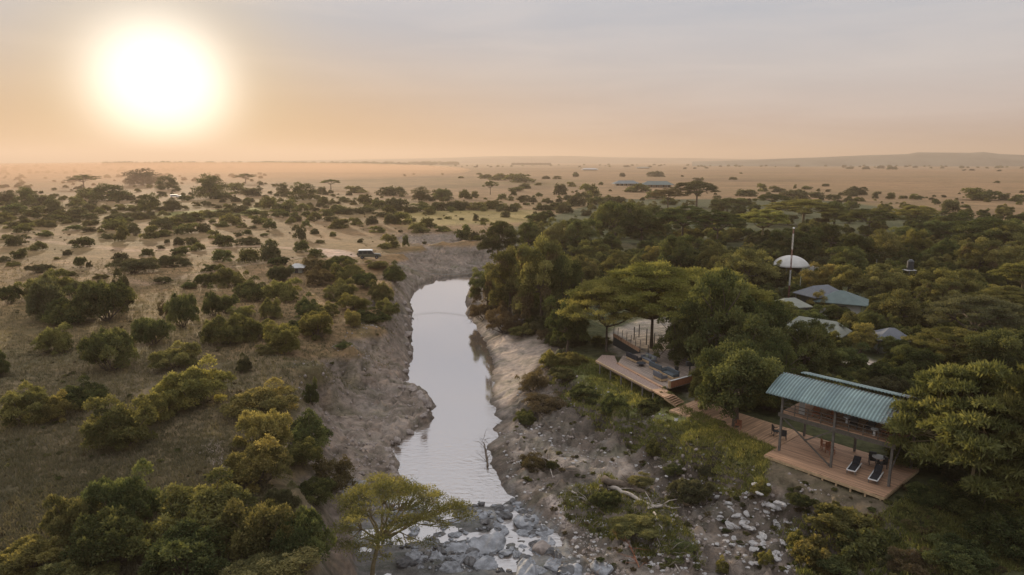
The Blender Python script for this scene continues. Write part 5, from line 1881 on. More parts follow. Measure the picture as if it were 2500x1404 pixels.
# loungers on the lower platform
for i, (u, v, lab) in enumerate([(5.9, 0.75, "white-framed sun lounger under the pavilion, near the middle post"), (7.7, 0.35, "white-framed sun lounger under the pavilion, near the right post")]):
    x, y = pav_to_world(u, v)
    lg = empty("sun_lounger", (x, y, ZD), PRZ + 0.15)
    tag(lg, lab, "sun lounger", "loungers under the pavilion")
    for sx_ in (-1, 1):
        MB().box((sx_ * 0.32, 0.1, 0.36), (0.07, 2.0, 0.07)).build('side_rail', M_white, lg)
    MB().box((0, -0.92, 0.36), (0.62, 0.07, 0.07)).build('end_rail', M_white, lg)
    MB().box((0, -0.2, 0.38), (0.54, 1.35, 0.09)).build('mattress', M_black, lg, 0.03)
    MB().beam((0, 0.5, 0.42), (0, 1.1, 0.85), 0.54, 0.09).build('backrest', M_black, lg)
    for sx_ in (-1, 1):
        for sy_ in (-0.8, 0.9):
            MB().box((sx_ * 0.30, sy_, 0.17), (0.06, 0.06, 0.34)).build('leg', M_post, lg)
for i, (u, v, a, lab) in enumerate([(6.4, 3.2, 0.5, "chair beside the round table at the back of the lower platform"), (7.2, 3.0, -0.6, "chair right of the round table on the lower platform"),
                                    (3.2, 2.6, 1.2, "slatted chair in the left bay of the lower platform"), (2.5, 3.1, 2.2, "slatted chair beside the other one in the left bay")]):
    x, y = pav_to_world(u, v)
    make_chair((x, y, ZD), PRZ + a, lab, "chairs on the lower platform", M_dark if i < 2 else M_red)
x, y = pav_to_world(6.8, 3.3)
rt = empty("round_table", (x, y, ZD), 0)
tag(rt, "pale round table at the back of the lower platform", "table")
MB().tube([(0, 0, 0.70), (0, 0, 0.76)], [0.5, 0.5], 20).build('table_top', M_canvas, rt)
MB().tube([(0, 0, 0), (0, 0, 0.70)], [0.12, 0.07], 8).build('pedestal', M_dark, rt)
for i, (u, v, a, lab) in enumerate([(-1.9, 3.0, 2.4, "dark deck chair left of the pair beside the deck tree"), (-1.0, 2.6, -2.6, "dark deck chair nearest the pavilion post")]):
    x, y = pav_to_world(u, v)
    make_chair((x, y, ZD - 0.02), PRZ + a, lab, "chairs on the long deck", M_dark)
x, y = pav_to_world(-5.0, 1.9)
make_chair((x, y, ZD - 0.02), PRZ + 0.4, "small reddish seat at the deck edge left of the tree trunk", "chairs on the long deck", M_red, 0.6)

# ------------------------------------------------------------------ the parked vehicle
M_car = simple_mat("olive_car_paint", (0.075, 0.075, 0.055), 0.35, noise=0.1, scale=1.5, spec=0.5)
M_tyre = simple_mat("rubber", (0.02, 0.02, 0.02), 0.9, noise=0.2, scale=6)
g = P(903, 637, 0)
g.z = tz(g.x, g.y)
vh = empty("safari_vehicle", g, 0.10)
tag(vh, "long safari four-wheel drive with a pale roof parked facing right on the track", "off-road vehicle")


def xz_prism(mb, poly, y0, y1):
    n = len(poly)
    vs = [(p[0], y0, p[1]) for p in poly] + [(p[0], y1, p[1]) for p in poly]
    fs = [tuple(range(n)), tuple(reversed(range(n, 2 * n)))] + [(i, n + i, n + (i + 1) % n, (i + 1) % n) for i in range(n)]
    return mb.add(vs, fs)


xz_prism(MB(), [(-2.65, 0.5), (-2.65, 1.15), (0.95, 1.18), (1.15, 1.22), (2.35, 1.12), (2.5, 0.95), (2.5, 0.5), (2.1, 0.45), (1.9, 0.8), (1.45, 0.8), (1.2, 0.45), (-1.2, 0.45),
                (-1.4, 0.8), (-1.9, 0.8), (-2.15, 0.45)], -0.88, 0.88).build('body', M_car, vh, 0.04)
cab = MB()
for (a, b) in (((-2.6, 1.12), (-2.5, 1.95)), ((-1.5, 1.12), (-1.5, 1.95)), ((-0.4, 1.12), (-0.4, 1.95)), ((1.1, 1.16), (0.55, 1.95))):
    for y in (-0.83, 0.83):
        cab.beam((a[0], y, a[1]), (b[0], y * 0.93, b[1]), 0.09, 0.10)
cab.build('window_pillars', M_car, vh)
xz_prism(MB(), [(-2.58, 1.93), (-2.5, 2.05), (-2.2, 2.10), (0.3, 2.10), (0.6, 2.02), (0.72, 1.92)], -0.84, 0.84).build('roof', M_white, vh, 0.03)
for y in (-0.80, 0.80):
    xz_prism(MB(), [(-2.5, 1.15), (-2.42, 1.93), (0.5, 1.93), (1.0, 1.18)], y - 0.01, y + 0.01).build('side_window', M_glass, vh)
MB().beam((1.06, 0, 1.2), (0.58, 0, 1.92), 1.5, 0.02).build('windscreen', M_glass, vh)
for x in (-1.65, 1.67):
    for y in (-0.82, 0.82):
        w_ = MB().tube([(x, y - 0.12, 0.38), (x, y + 0.12, 0.38)], [0.40, 0.40], 20).build('wheel', M_tyre, vh)
        MB().tube([(x, y - 0.13, 0.38), (x, y + 0.13, 0.38)], [0.2, 0.2], 14).build('rim', M_slate, w_)
for y in (-0.62, 0.62):
    MB().tube([(2.49, y, 0.92), (2.53, y, 0.92)], [0.11, 0.11], 12).build('headlight', M_canvas, vh)
MB().box((2.55, 0, 0.55), (0.14, 1.75, 0.2)).build('bumper', M_dark, vh, 0.02)
MB().box((-2.76, 0.1, 1.1), (0.2, 0.7, 0.7)).build('spare_wheel', M_tyre, vh, 0.05)
MB().box((0.75, -0.95, 1.3), (0.12, 0.2, 0.2)).build('mirror', M_dark, vh)


# ------------------------------------------------------------------ tents, mast, tank, lodges
def hip_roof(mb, Lx, Ly, z0, z1, ridge=0.4, over=0.0):
    a, b = Lx / 2 + over, Ly / 2 + over
    r_ = Lx / 2 * ridge
    vs = [(-a, -b, z0), (a, -b, z0), (a, b, z0), (-a, b, z0), (-r_, 0, z1), (r_, 0, z1), (-a, -b, z0 - 0.12), (a, -b, z0 - 0.12), (a, b, z0 - 0.12), (-a, b, z0 - 0.12)]
    return mb.add(vs, [(0, 1, 5, 4), (1, 2, 5), (2, 3, 4, 5), (3, 0, 4), (0, 6, 7, 1), (1, 7, 8, 2), (2, 8, 9, 3), (3, 9, 6, 0), (9, 8, 7, 6)])


def tent(px, py, rz, Lx, Ly, z0, z1, mroof, mwall, label, ridge=0.35, name="safari_tent", cat="tent", group="tents and roofs in the forest", ztop=0.0):
    """px, py: where the middle of the roof ridge shows"""
    zr = 0
    p = P(px, py, 0)
    for _ in range(5):
        zg = tz(p.x, p.y)
        p = P(px, py, zg + z1)
    o = empty(name, (p.x, p.y, zg), rz)
    tag(o, label, cat, group)
    hip_roof(MB(), Lx, Ly, z0, z1, ridge, 0.35).build('roof', mroof, o)
    MB().box((0, 0, z0 / 2), (Lx * 0.8, Ly * 0.8, z0 - 0.02)).build('wall', mwall, o)
    for sx_ in (-1, 1):
        for sy_ in (-1, 1):
            MB().box((sx_ * Lx * 0.49, sy_ * Ly * 0.49, z0 / 2), (0.10, 0.10, z0)).build('pole', M_post, o)
    MB().box((0, -Ly * 0.4 - 0.02, z0 * 0.4), (Lx * 0.25, 0.04, z0 * 0.75)).build('doorway', M_dark, o)
    return o


tent(2056, 709, R(-28), 7.0, 5.0, 2.3, 3.9, M_green, M_canvas, "green-roofed tent house with pale walls among the trees", 0.1)
tent(2004, 696, R(20), 6.0, 4.2, 2.9, 4.3, M_slate, M_dark, "slate-grey tent fly just behind the green-roofed tent", 0.5)
tent(1928, 727, R(15), 4.6, 3.6, 2.4, 3.5, M_canvas2, M_canvas2, "beige tent roof at the foot of the lattice mast", 0.4)
tent(1996, 778, R(-42), 7.0, 4.0, 1.9, 3.4, M_canvas2, M_canvas2, "long beige tent roof sloping down in front of the green one", 0.7)
tent(2178, 800, R(-12), 3.9, 3.4, 1.9, 3.1, M_slate, M_canvas2, "small dark grey pyramid tent roof at the right", 0.15)
tent(725, 643, R(5), 2.6, 2.2, 1.2, 1.9, M_canvas, M_canvas2, "little pale tent roof poking out of the bushes left of the vehicle", 0.3)

# domed pavilion tent
zg = -0.5
g = P(1932, 624, zg + 4.6)
dm = empty("dome_tent", (g.x, g.y, tz(g.x, g.y)), 0.2)
tag(dm, "white dome-roofed tent with a side awning behind the mast", "tent", "tents and roofs in the forest")
V, F = [], []
nr, ns = 10, 32
Rd = 3.7
for i in range(nr + 1):
    ph = i / nr * R(62)
    for k in range(ns):
        an = 2 * math.pi * k / ns
        rr = Rd * math.sin(ph) / math.sin(R(62)) * (1 - 0.03 * abs(math.sin(an * 4)) * (i / nr))
        V.append((rr * math.cos(an), rr * math.sin(an), 2.6 + 2.0 * (math.cos(ph) - math.cos(R(62))) / (1 - math.cos(R(62)))))
for i in range(nr):
    for k in range(ns):
        F.append((i * ns + k, i * ns + (k + 1) % ns, (i + 1) * ns + (k + 1) % ns, (i + 1) * ns + k))
o = link('roof', mesh_np('roof', V, F, [M_canvas], smooth=True), dm)
sd_ = o.modifiers.new('thickness', 'SOLIDIFY')
sd_.thickness = 0.04
for k in range(8):
    an = 2 * math.pi * k / 8
    MB().box((3.5 * math.cos(an), 3.5 * math.sin(an), 1.3), (0.12, 0.12, 2.7)).build('pole', M_post, dm)
m = MB()
for k in range(20):
    an = R(20) + R(140) * k / 20
    m.box((3.4 * math.cos(an), 3.4 * math.sin(an), 1.3), (0.45, 0.04, 2.5), an + R(90))
m.build('wall', M_canvas2, dm)
m = MB()
m.add([(2.2, -2.4, 2.9), (2.2, -0.4, 2.9), (5.0, -0.2, 2.35), (5.0, -2.6, 2.35), (2.2, -2.4, 2.82), (2.2, -0.4, 2.82), (5.0, -0.2, 2.27), (5.0, -2.6, 2.27)],
      [(0, 3, 2, 1), (4, 5, 6, 7), (0, 4, 7, 3), (3, 7, 6, 2), (2, 6, 5, 1)])
m.add([(2.2, -2.45, 2.85), (5.0, -2.65, 2.3), (4.2, -2.7, 1.2), (2.2, -2.5, 1.2), (2.2, -2.5, 2.85), (5.0, -2.7, 2.3), (4.2, -2.75, 1.2), (2.2, -2.55, 1.2)],
      [(0, 1, 2, 3), (7, 6, 5, 4), (0, 4, 5, 1), (1, 5, 6, 2), (2, 6, 7, 3), (3, 7, 4, 0)])
m.build('awning', M_canvas, dm)

# lattice mast
M_mred = simple_mat("mast_red", (0.13, 0.05, 0.04), 0.6, noise=0.15, scale=3)
g = P(1925, 728, -0.6)
g.z = tz(g.x, g.y)
r_top = ray(1938, 558)
ztop = CAMZ + r_top.z * (g.y / r_top.y)
HM = ztop - g.z
xtop = r_top.x * (g.y / r_top.y)
ms = empty("lattice_mast", g, 0.3)
ms.rotation_euler = (0, math.atan2(xtop - g.x, HM), 0)
tag(ms, "slim red and white lattice radio mast leaning slightly right in front of the dome tent", "mast")
ringp = lambda z: [Vector((0.12 * math.cos(a), 0.12 * math.sin(a), z)) for a in (0.3, 2.39, 4.49)]
nb_ = 5
brk = (0, 0.20, 0.42, 0.71, 0.93, 1.0)
for sgm in range(nb_):
    z0, z1 = HM * brk[sgm], HM * brk[sgm + 1]
    m = MB()
    for i in range(3):
        m.beam(ringp(z0)[i], ringp(z1)[i], 0.045, 0.045)
    nn = 5
    for k in range(nn):
        a, b = ringp(z0 + (z1 - z0) * k / nn), ringp(z0 + (z1 - z0) * (k + 1) / nn)
        for i in range(3):
            m.beam(a[i], b[(i + 1) % 3], 0.03, 0.03)
            m.beam(a[i], a[(i + 1) % 3], 0.03, 0.03)
    m.build('mast_section', M_mred if sgm % 2 == 0 else M_canvas, ms)
MB().tube([(0, 0, HM), (0, 0, HM + 0.2)], [0.16, 0.16], 10).build('beacon', M_white, ms)
MB().tube([(0.25, 0, HM - 0.3), (0.25, 0, HM + 1.0)], [0.03, 0.02], 6).build('aerial', M_post, ms)
for i, (px, pt, pb_, lab) in enumerate([(1951, 675, 722, "slim pale pole right of the mast foot"), (2137, 633, 668, "pale pole standing in the bushes between the dome tent and the water tank")]):
    g = P(px, pb_, -0.4)
    rt_ = ray(px, pt)
    zt_ = CAMZ + rt_.z * (g.y / rt_.y)
    o = MB().tube([(0, 0, -0.5), (0.05, 0, zt_ - g.z)], [0.08, 0.06], 8).build("pole", M_canvas2)
    o.location = g
    tag(o, lab, "pole")

# water tank on a stand
g = P(2217, 700, -0.5)
g.z = tz(g.x, g.y)
wt = empty("water_tank", g, 0.2)
tag(wt, "dark cylindrical water tank on a timber stand in the right-hand trees", "water tank")
r_ = ray(2217, 634)
zt_ = CAMZ + r_.z * (g.y / r_.y) - g.z
MB().tube([(0, 0, zt_ - 1.9), (0, 0, zt_ - 0.3), (0, 0, zt_ - 0.05)], [0.6, 0.6, 0.3], 20).build('tank', M_dark, wt)
MB().tube([(0, 0, zt_ - 0.05), (0, 0, zt_ + 0.03)], [0.3, 0.28], 12).build('lid', M_slate, wt)
MB().box((-0.2, 0, zt_ - 1.96), (2.0, 1.6, 0.1)).build('platform', M_canvas, wt)
for sx_ in (-1, 1):
    for sy_ in (-1, 1):
        MB().box((sx_ * 0.7, sy_ * 0.7, (zt_ - 2) / 2), (0.12, 0.12, zt_ - 2)).build('stand_leg', M_post, wt)

# lodges on the far plain
for i, (px, py, wpx, rz, mr, lab) in enumerate([(1528, 453, 62, R(8), M_lodge, "grey-roofed lodge on the far plain, left one of two"), (1604, 457, 76, R(-6), M_green, "blue-green-roofed lodge on the far plain, right one of two"),
                                               (1440, 417, 40, 0, M_canvas, "low pale farm shed on the far plain left of the lodges"), (1570, 411, 34, 0, M_canvas2, "small pale building at the distant tree line")]):
    g = P(px, py, 0)
    g.z = tz(g.x, g.y)
    Lx = wpx / FPX * depth(g)
    big = i < 2
    hh = Lx * (0.20 if big else 0.13)
    lo = empty("lodge" if big else "farm_shed", g, rz)
    tag(lo, lab, "lodge" if big else "shed", "lodges on the far plain" if big else "sheds on the far plain")
    hip_roof(MB(), Lx, Lx * 0.45, hh * 0.42, hh, 0.6, Lx * 0.03).build('roof', mr, lo)
    MB().box((0, Lx * 0.04, hh * 0.2), (Lx * 0.86, Lx * 0.30, hh * 0.40)).build('wall', M_wall, lo)
    if big:
        for k in range(7):
            MB().box((-Lx * 0.47 + k * Lx * 0.94 / 6, -Lx * 0.21, hh * 0.2), (0.35, 0.35, hh * 0.42)).build('veranda_post', M_canvas, lo)
        for k in range(5):
            MB().box((-Lx * 0.36 + k * Lx * 0.18, -Lx * 0.112, hh * 0.2), (Lx * 0.07, 0.06, hh * 0.28)).build('window', M_glass, lo)
# clipped hedge and far radio tower
g = P(1297, 403, 0)
o = MB()
for k in range(24):
    o.box((-1 + 2 * k / 23, 0, 0), (0.11, 0.16 + 0.02 * (k % 3), 0.9 + 0.12 * math.sin(k * 2.3)))
o = o.build("hedge", LM['dark'], None)
o.location = (g.x, g.y, 6)
o.scale = (96 / FPX * depth(g) / 2.1, 60, 13)
tag(o, "long dark clipped windbreak hedge far out on the plain", "hedge")
g = P(1298, 402, 0)
o = empty("radio_tower", (g.x, g.y, 0))
tag(o, "thin radio tower on the horizon above the windbreak hedge", "tower")
s_ = depth(g) / FPX
m = MB()
for k in range(3):
    a = k * 2.094
    m.beam((1.2 * s_ * math.cos(a), 1.2 * s_ * math.sin(a), 0), (0.2 * math.cos(a), 0.2 * math.sin(a), 20 * s_), 0.5, 0.5)
for k in range(8):
    m.box((0, 0, (2 + k * 2.2) * s_), (1.6 * s_ * (1 - k / 10), 0.4, 0.4))
m.build('lattice', M_post, o)
# dusty vehicles below the sun
for i, (px, py) in enumerate([(425, 482), (443, 484)]):
    g = P(px, py, 0)
    g.z = tz(g.x, g.y)
    o = empty("van", g, 0.3)
    tag(o, ["pale van in the dust below the sun, left one", "pale van in the dust below the sun, right one"][i], "van", "vans in the dust")
    MB().box((0, 0, 1.2), (4.2, 1.9, 1.3)).build('body', M_white, o, 0.15)
    MB().box((2.3, 0, 0.9), (0.9, 1.8, 0.7)).build('bonnet', M_white, o, 0.12)
    for x in (-1.4, 1.7):
        for y in (-0.85, 0.85):
            MB().tube([(x, y - 0.1, 0.36), (x, y + 0.1, 0.36)], [0.36, 0.36], 12).build('wheel', M_tyre, o)
    MB().box((0.2, -0.96, 1.45), (3.2, 0.03, 0.5)).build('side_window', M_glass, o)

# cable slung across the river
a, b = P(958, 642, 0.5), P(1185, 662, -0.5)
pts = [a.lerp(b, t_) - Vector((0, 0, 1.6 * math.sin(math.pi * t_))) for t_ in np.linspace(0, 1, 14)]
o = MB().tube(pts, [0.05] * 14, 5).build("cable", M_canvas2)
tag(o, "thin cable sagging across the river at the bend", "cable")

# ------------------------------------------------------------------ rocks
M_rock = simple_mat("grey_river_rock", (0.205, 0.205, 0.215), 0.7, noise=0.55, scale=3.0, bump=0.8, spec=0.35)
M_rockd = simple_mat("dark_wet_rock", (0.075, 0.07, 0.07), 0.45, noise=0.4, scale=2.5, bump=0.8, spec=0.5)
M_stone = simple_mat("pale_rubble_stone", (0.36, 0.335, 0.32), 0.85, noise=0.3, scale=2.5, bump=0.6)
M_mudrock = simple_mat("bank_rock", (0.26, 0.215, 0.19), 0.9, noise=0.35, scale=1.6, bump=0.8)


def rock_mesh(seed, mat, angular=0.5, flat=0.45):
    bmx = bmesh.new()
    bmesh.ops.create_icosphere(bmx, subdivisions=4, radius=0.5)
    rg_ = np.random.default_rng(seed)
    planes = []
    for _ in range(13):
        d = rg_.normal(size=3)
        d /= np.linalg.norm(d)
        planes.append((Vector(d), rg_.uniform(0.27, 0.46)))
    offs = rg_.uniform(0, 50, 3)
    for v in bmx.verts:
        c = v.co.copy()
        for d, h_ in planes:
            k = c.dot(d) - h_
            if k > 0:
                c -= d * k * (0.9 * angular + 0.1)
        nzv = float(fbm(np.array([c.x * 3 + offs[0] + c.z * 2]), np.array([c.y * 3 + offs[1] - c.z * 2]), seed, 3)[0])
        c *= 1 + 0.22 * nzv
        c.z += 0.05 * math.sin((c.x * 1.3 + c.y) * 16 + offs[2])
        v.co = Vector((c.x, c.y, c.z * flat * 2))
    me_ = bpy.data.meshes.new('rock_surface')
    bmx.to_mesh(me_)
    bmx.free()
    me_.materials.append(mat)
    me_.polygons.foreach_set('use_smooth', [angular < 0.6] * len(me_.polygons))
    return me_


RK = {'r': [rock_mesh(s, M_rock, 0.85, 0.20) for s in (1, 2, 3, 4, 14)], 'd': [rock_mesh(s, M_rockd, 0.9, 0.30) for s in (5, 6, 15)],
      's': [rock_mesh(s, M_stone, 1.0, 0.24) for s in (7, 8, 9, 10)], 'b': [rock_mesh(s, M_mudrock, 0.5, 0.4) for s in (11, 12, 13)]}
rr_ = random.Random(9)


def rock(px, py, w, kind, label, group, zoff=0.0, name="rock", asp=None):
    g = P(px, py, WZ)
    zg_ = tz(g.x, g.y)
    if zg_ > WZ:
        g = ground_hit(px, py)
        zg_ = g.z
    zb = max(zg_, WZ - 0.05)
    W_ = w / FPX * depth(g)
    o = link(name, rr_.choice(RK[kind]), loc=(g.x, g.y, zb + zoff * W_))
    asp = asp or rr_.uniform(0.6, 0.95)
    o.scale = (W_, W_ * asp, W_ * rr_.uniform(0.7, 1.1))
    o.rotation_euler = (rr_.uniform(-0.18, 0.18), rr_.uniform(-0.18, 0.18), rr_.uniform(0, 6.28))
    return tag(o, label, "rock", group)


GR = "rocks in the rapids"
slabs = [(1192, 1330, 125, 'r', "largest smooth grey slab in the middle of the rapids"), (1115, 1345, 80, 'r', "grey slab left of the largest one in the rapids"),
         (1187, 1385, 90, 'r', "grey slab in front of the largest one, near the bottom edge"), (1290, 1395, 105, 'r', "broad grey slab at the bottom edge right of the others"),
         (1330, 1300, 60, 'r', "grey slab at the right edge of the rapids"), (1290, 1275, 80, 'r', "low slab upstream of the right edge slab"),
         (1075, 1352, 42, 'd', "dark rock left of the grey slabs"), (1145, 1250, 42, 'd', "dark rock at the head of the rapids, right of the acacia crown"),
         (1232, 1262, 48, 'd', "dark rock in the middle of the rapids' head"), (1176, 1233, 24, 'd', "small dark rock farthest upstream"),
         (1235, 1350, 50, 'r', "grey rock wedged right of the largest slab"), (1325, 1340, 55, 'b', "brown rock on the right shore of the rapids"),
         (1150, 1375, 50, 'd', "dark rock between the slabs near the bottom edge"), (1400, 1395, 70, 'r', "pale flat slab on the right shore at the bottom edge"),
         (1470, 1388, 64, 'r', "long pale slab lying among roots at the bottom edge")]
for a in slabs:
    rock(a[0], a[1], a[2], a[3], a[4], GR)
for i in range(150):
    px, py = rr_.uniform(985, 1400), rr_.uniform(1222, 1402)
    if px < 1130 and py < 1330 and rr_.random() < 0.7: continue
    if px > 1250 + (py - 1215) * 0.9: px = 1250 + (py - 1215) * rr_.uniform(0.2, 0.9)
    k = 'd' if rr_.random() < 0.35 else 'r'
    rock(px, py, rr_.choice([12, 18, 26, 34, 50, 62]) * (0.6 + 0.4 * (py - 1200) / 200), k, "small dark wet rock breaking the water of the rapids" if k == 'd' else "small grey rock breaking the water of the rapids", GR, -0.03)
GS = "stones of the rubble slope"
for i in range(120):
    t_ = rr_.random()
    py = 1178 + 215 * t_
    band = rr_.choice([(1790, 26), (1825, 20), (1915, 36), (1850, 45)]) if t_ > 0.2 else (1815, 25)
    px = rr_.gauss(band[0] + 6 * t_, band[1])
    rock(px, py, rr_.uniform(9, 30) * (1 if rr_.random() < 0.6 else 0.6), 's', "pale angular stone in the rubble slope below the deck", GS, 0.0, "stone")
for a in [(1800, 1262, 34, "large pale stone at the left of the rubble slope"), (1783, 1285, 36, "pale broad stone low on the left of the rubble slope"),
          (1890, 1240, 44, "grey block at the top right of the rubble slope"), (1905, 1232, 34, "second grey block beside the top right one of the rubble"),
          (1893, 1277, 26, "sunlit tan stone in the middle of the rubble slope"), (1870, 1250, 20, "whitest stone right of the golden tussock")]:
    rock(a[0], a[1], a[2], 's', a[3], GS, 0.05, "stone")
for i in range(60):
    px, py = rr_.uniform(1240, 1700), rr_.uniform(1000, 1380)
    rock(px, py, rr_.uniform(4, 12), 's' if rr_.random() < 0.5 else 'b', "small loose stone on the right-hand mud bank", "loose stones on the mud bank", 0.0, "stone")
for i in range(34):      # broken ledge along the left waterline
    t_ = i / 33
    pp_ = [(998, 740), (1003, 800), (1000, 880), (985, 945), (1020, 955), (1050, 985), (1040, 1025), (985, 1070), (948, 1092), (965, 1140), (983, 1195)]
    q = t_ * (len(pp_) - 1)
    j = min(int(q), len(pp_) - 2)
    px = pp_[j][0] + (pp_[j + 1][0] - pp_[j][0]) * (q - j) - rr_.uniform(2, 12)
    py = pp_[j][1] + (pp_[j + 1][1] - pp_[j][1]) * (q - j)
    rock(px, py, rr_.uniform(10, 30), 'b', "broken brown rock along the left waterline", "rocks of the left waterline")
rock(1205, 752, 26, 's', "pale slab sticking out of the bank under the vine-hung trees", None, 0.2, "rock", 0.4)

# ------------------------------------------------------------------ fallen wood
def log(pts_px, r0, r1, label, mat=BARK_PALE, twigs=0, lift=0.1, name="fallen_log"):
    pts = []
    for i, (a, b) in enumerate(pts_px):
        g = ground_hit(a, b)
        pts.append(Vector((g.x, g.y, g.z + lift + r0 * 0.6)))
    # smooth
    fine = []
    for i in range(len(pts) - 1):
        for k in range(4):
            fine.append(pts[i].lerp(pts[i + 1], k / 4) + Vector((rr_.gauss(0, r0 * 0.4), rr_.gauss(0, r0 * 0.4), rr_.gauss(0, r0 * 0.3))))
    fine.append(pts[-1])
    n = len(fine)
    o0 = fine[0].copy()
    m = MB().tube([p - o0 for p in fine], [r0 + (r1 - r0) * i / (n - 1) for i in range(n)], 8)
    for k in range(twigs):
        s = fine[rr_.randrange(1, n)] - o0
        e = s + Vector((rr_.uniform(-1.4, 1.4), rr_.uniform(-1.2, 1.2), rr_.uniform(0.1, 1.1)))
        mid = (s + e) / 2 + Vector((0, 0, rr_.uniform(-0.2, 0.3)))
        m.tube([s, mid, e], [r1 * 0.7, r1 * 0.45, r1 * 0.15], 5)
    o = m.build(name, mat, None, smooth=True)
    o.location = o0
    return tag(o, label, "log", "fallen wood on the right bank")


log([(1484, 1190), (1520, 1206), (1560, 1226), (1600, 1245), (1625, 1240)], 0.20, 0.10, "thick pale fallen log with a fork at its right end", twigs=4)
log([(1583, 1247), (1600, 1236), (1618, 1236)], 0.10, 0.05, "pale branch lying across the end of the thick log")
log([(1595, 1255), (1608, 1275), (1616, 1298)], 0.10, 0.05, "short curved pale branch below the thick log")
log([(1655, 1322), (1672, 1332), (1686, 1342)], 0.10, 0.06, "straight pale pole beyond the mossy hump")
log([(1480, 1175), (1540, 1200), (1590, 1225)], 0.34, 0.2, "massive dark rotten trunk behind the pale log", BARK, 3)
log([(1395, 1205), (1430, 1225), (1455, 1255)], 0.09, 0.04, "thin pale roots left of the thick log", twigs=9)
log([(1300, 1100), (1340, 1130), (1350, 1170)], 0.05, 0.03, "thin bent stick on the sand flat", twigs=4)
log([(1520, 1320), (1545, 1350), (1560, 1390)], 0.07, 0.03, "reddish dead brush in front of the mossy hump", M_red, 14)
log([(1600, 1330), (1640, 1370), (1660, 1400)], 0.07, 0.03, "grey dead branch right of the reddish dead brush", twigs=6)
log([(1192, 1150), (1186, 1110), (1180, 1085)], 0.10, 0.04, "dead twiggy branch reaching over the water from the mud bank", BARK, 14, 0.4)
log([(1330, 820), (1350, 842), (1372, 850)], 0.08, 0.03, "bare white-twigged fallen branch above the sandy beach", twigs=14, lift=0.6)
log([(1160, 760), (1150, 745), (1143, 735)], 0.08, 0.03, "bare branch trailing in the water under the vine-hung trees", BARK, 12, 0.3)
log([(1280, 985), (1320, 1015), (1350, 1060)], 0.06, 0.03, "tangle of brown roots below the sandy beach", BARK, 12)
log([(1420, 1230), (1450, 1240), (1490, 1270)], 0.08, 0.03, "dark roots hanging left of the mossy bush", BARK, 12)
log([(720, 985), (735, 975), (750, 965)], 0.06, 0.03, "bare stick on the crest of the grey bank", BARK_PALE, 5)
log([(1003, 775), (1010, 782), (1018, 786)], 0.08, 0.04, "dead snag poking into the water from the left bank", BARK, 7, 0.2)

# pebbles and clods too many to count
def stones(name, poly, z, n, smin, smax, src, label, seed):
    p = with_ground(poly_pts(poly, z, n))
    p = p[p[:, 2] > WZ - 0.02]
    p = p[fbm(p[:, 0] / 2.2, p[:, 1] / 2.2, seed, 3) > -0.15]
    s_ = smin + (smax - smin) * nprng.uniform(0, 1, len(p)) ** 3
    scatter(name, p, s_, src, label, 'gravel', seed, 1.3)


so = [next(o for o in COL.objects if o.data is m_) for m_ in (RK['s'][0], RK['s'][1], RK['b'][0], RK['b'][1])]
rp_ = [next(o for o in COL.objects if o.data is m_) for m_ in (RK['r'][0], RK['r'][2], RK['d'][0])]
stones('bank_gravel', [(1215, 1010), (1300, 940), (1420, 970), (1640, 1080), (1830, 1180), (2050, 1300), (2150, 1404), (1420, 1404), (1240, 1190)], -4.8, 5200, 0.05, 0.42, so, 'small stones and clods strewn over the right-hand mud bank', 11)
stones('shelf_gravel', [(700, 990), (860, 860), (985, 700), (1000, 900), (1050, 990), (980, 1190), (860, 1230), (780, 1200)], -4.0, 2600, 0.05, 0.40, so[2:], 'broken crumbs of earth on the left-hand grey bank', 12)
stones('rapids_gravel', [(960, 1225), (1240, 1210), (1320, 1270), (1400, 1404), (930, 1404)], -6, 2200, 0.08, 0.55, rp_, 'small rocks filling the bed of the rapids', 13)

# ------------------------------------------------------------------ far hills
def hill_range(name, pts_px, dist, depth_m, base_px, seed, mat):
    """a ridge with real depth standing on the plain at distance dist; pts_px = crest (px, py)"""
    n = 260
    pxs = np.linspace(pts_px[0][0], pts_px[-1][0], n)
    crest = np.interp(pxs, [a for a, b in pts_px], [b for a, b in pts_px])
    rows = 14
    V = []
    for j in range(rows):
        tt = j / (rows - 1)                      # 0 front foot .. 1 back foot
        prof = math.sin(math.pi * min(1, tt * 1.0)) ** 0.8
        for i in range(n):
            rr = ray(pxs[i], crest[i])
            s = dist / rr.y
            hz = max(0.0, CAMZ + rr.z * s)
            k = (dist + (tt - 0.5) * depth_m) / dist
            x, y = rr.x * s * k, rr.y * s * k
            nzv = 1 + 0.16 * float(fbm(np.array([x / 500.0]), np.array([y / 500.0 + j]), seed, 3)[0]) * (0 if abs(tt - 0.5) < 0.06 else 1)
            V.append((x, y, hz * prof * nzv - 3.0 * (1 - prof)))
    ii = np.arange(n * rows).reshape(rows, n)
    ff = np.stack([ii[:-1, :-1].ravel(), ii[:-1, 1:].ravel(), ii[1:, 1:].ravel(), ii[1:, :-1].ravel()], 1)
    me = mesh_np(name, V, ff, [mat], smooth=True)
    return tag(link(name, me), kind='structure')


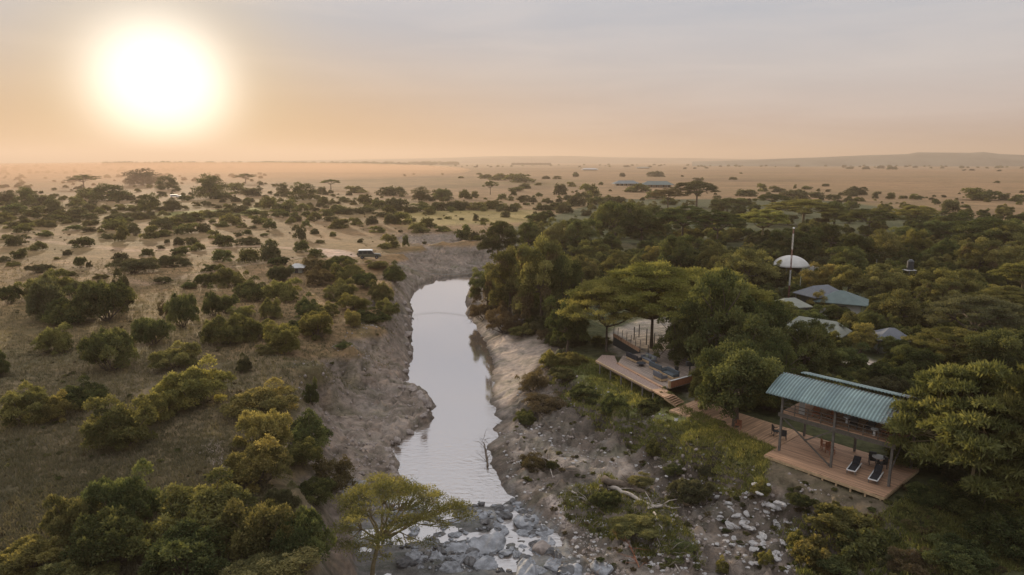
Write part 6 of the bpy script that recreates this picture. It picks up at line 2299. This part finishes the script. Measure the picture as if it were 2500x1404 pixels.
hm = simple_mat("hill_scrub", (0.12, 0.105, 0.075), 0.95, noise=0.45, scale=0.004)
hill_range("hills", [(1690, 394.5), (1820, 391), (1900, 387.5), (2010, 384), (2140, 379), (2215, 376), (2240, 372), (2370, 373), (2400, 371), (2440, 376), (2520, 380), (2700, 378), (3000, 388)],
           3500, 900, 0, 5, hm)
hill_range("hills", [(560, 394.5), (760, 391.5), (960, 388), (1100, 385), (1200, 381.5), (1350, 381), (1500, 384), (1800, 388), (2150, 391), (2300, 394.5)], 7200, 1500, 0, 9, hm)

# ------------------------------------------------------------------ evening haze
hz, t, out = new_mat("haze_air")
pv = N(t, 'ShaderNodeVolumePrincipled')
pv.inputs['Color'].default_value = (0.70, 0.56, 0.45, 1)
pv.inputs['Density'].default_value = HAZE_D
pv.inputs['Anisotropy'].default_value = 0.30
t.links.new(pv.outputs[0], out.inputs['Volume'])
bm = bmesh.new()
bmesh.ops.create_cube(bm, size=1.0)
for v in bm.verts:
    v.co.x = v.co.x * 28000
    v.co.y = 7900 + v.co.y * 16200
    v.co.z = -10 if v.co.z < 0 else 190
me = bpy.data.meshes.new("haze")
bm.to_mesh(me)
me.materials.append(hz)
tag(link("haze", me), kind='stuff', label='warm evening haze lying over the whole plain', cat='haze')

# dust hanging over the scrub under the sun
dm_, t, out = new_mat("dust_air")
pv = N(t, 'ShaderNodeVolumePrincipled')
pv.inputs['Color'].default_value = (0.62, 0.42, 0.29, 1)
pv.inputs['Density'].default_value = 1.7e-3
pv.inputs['Anisotropy'].default_value = 0.35
t.links.new(pv.outputs[0], out.inputs['Volume'])
for (cx_, cy_, rx_, ry_, rz_) in ((-640, 1350, 560, 1020, 17),):
    bmx = bmesh.new()
    bmesh.ops.create_icosphere(bmx, subdivisions=4, radius=1.0)
    for v in bmx.verts:
        v.co = Vector((v.co.x * rx_ + cx_, v.co.y * ry_ + cy_, v.co.z * rz_ + 4))
    me = bpy.data.meshes.new("dust")
    bmx.to_mesh(me)
    bmx.free()
    me.materials.append(dm_)
    tag(link("dust", me), kind='stuff', label='orange dust hanging over the scrub under the sun', cat='dust')
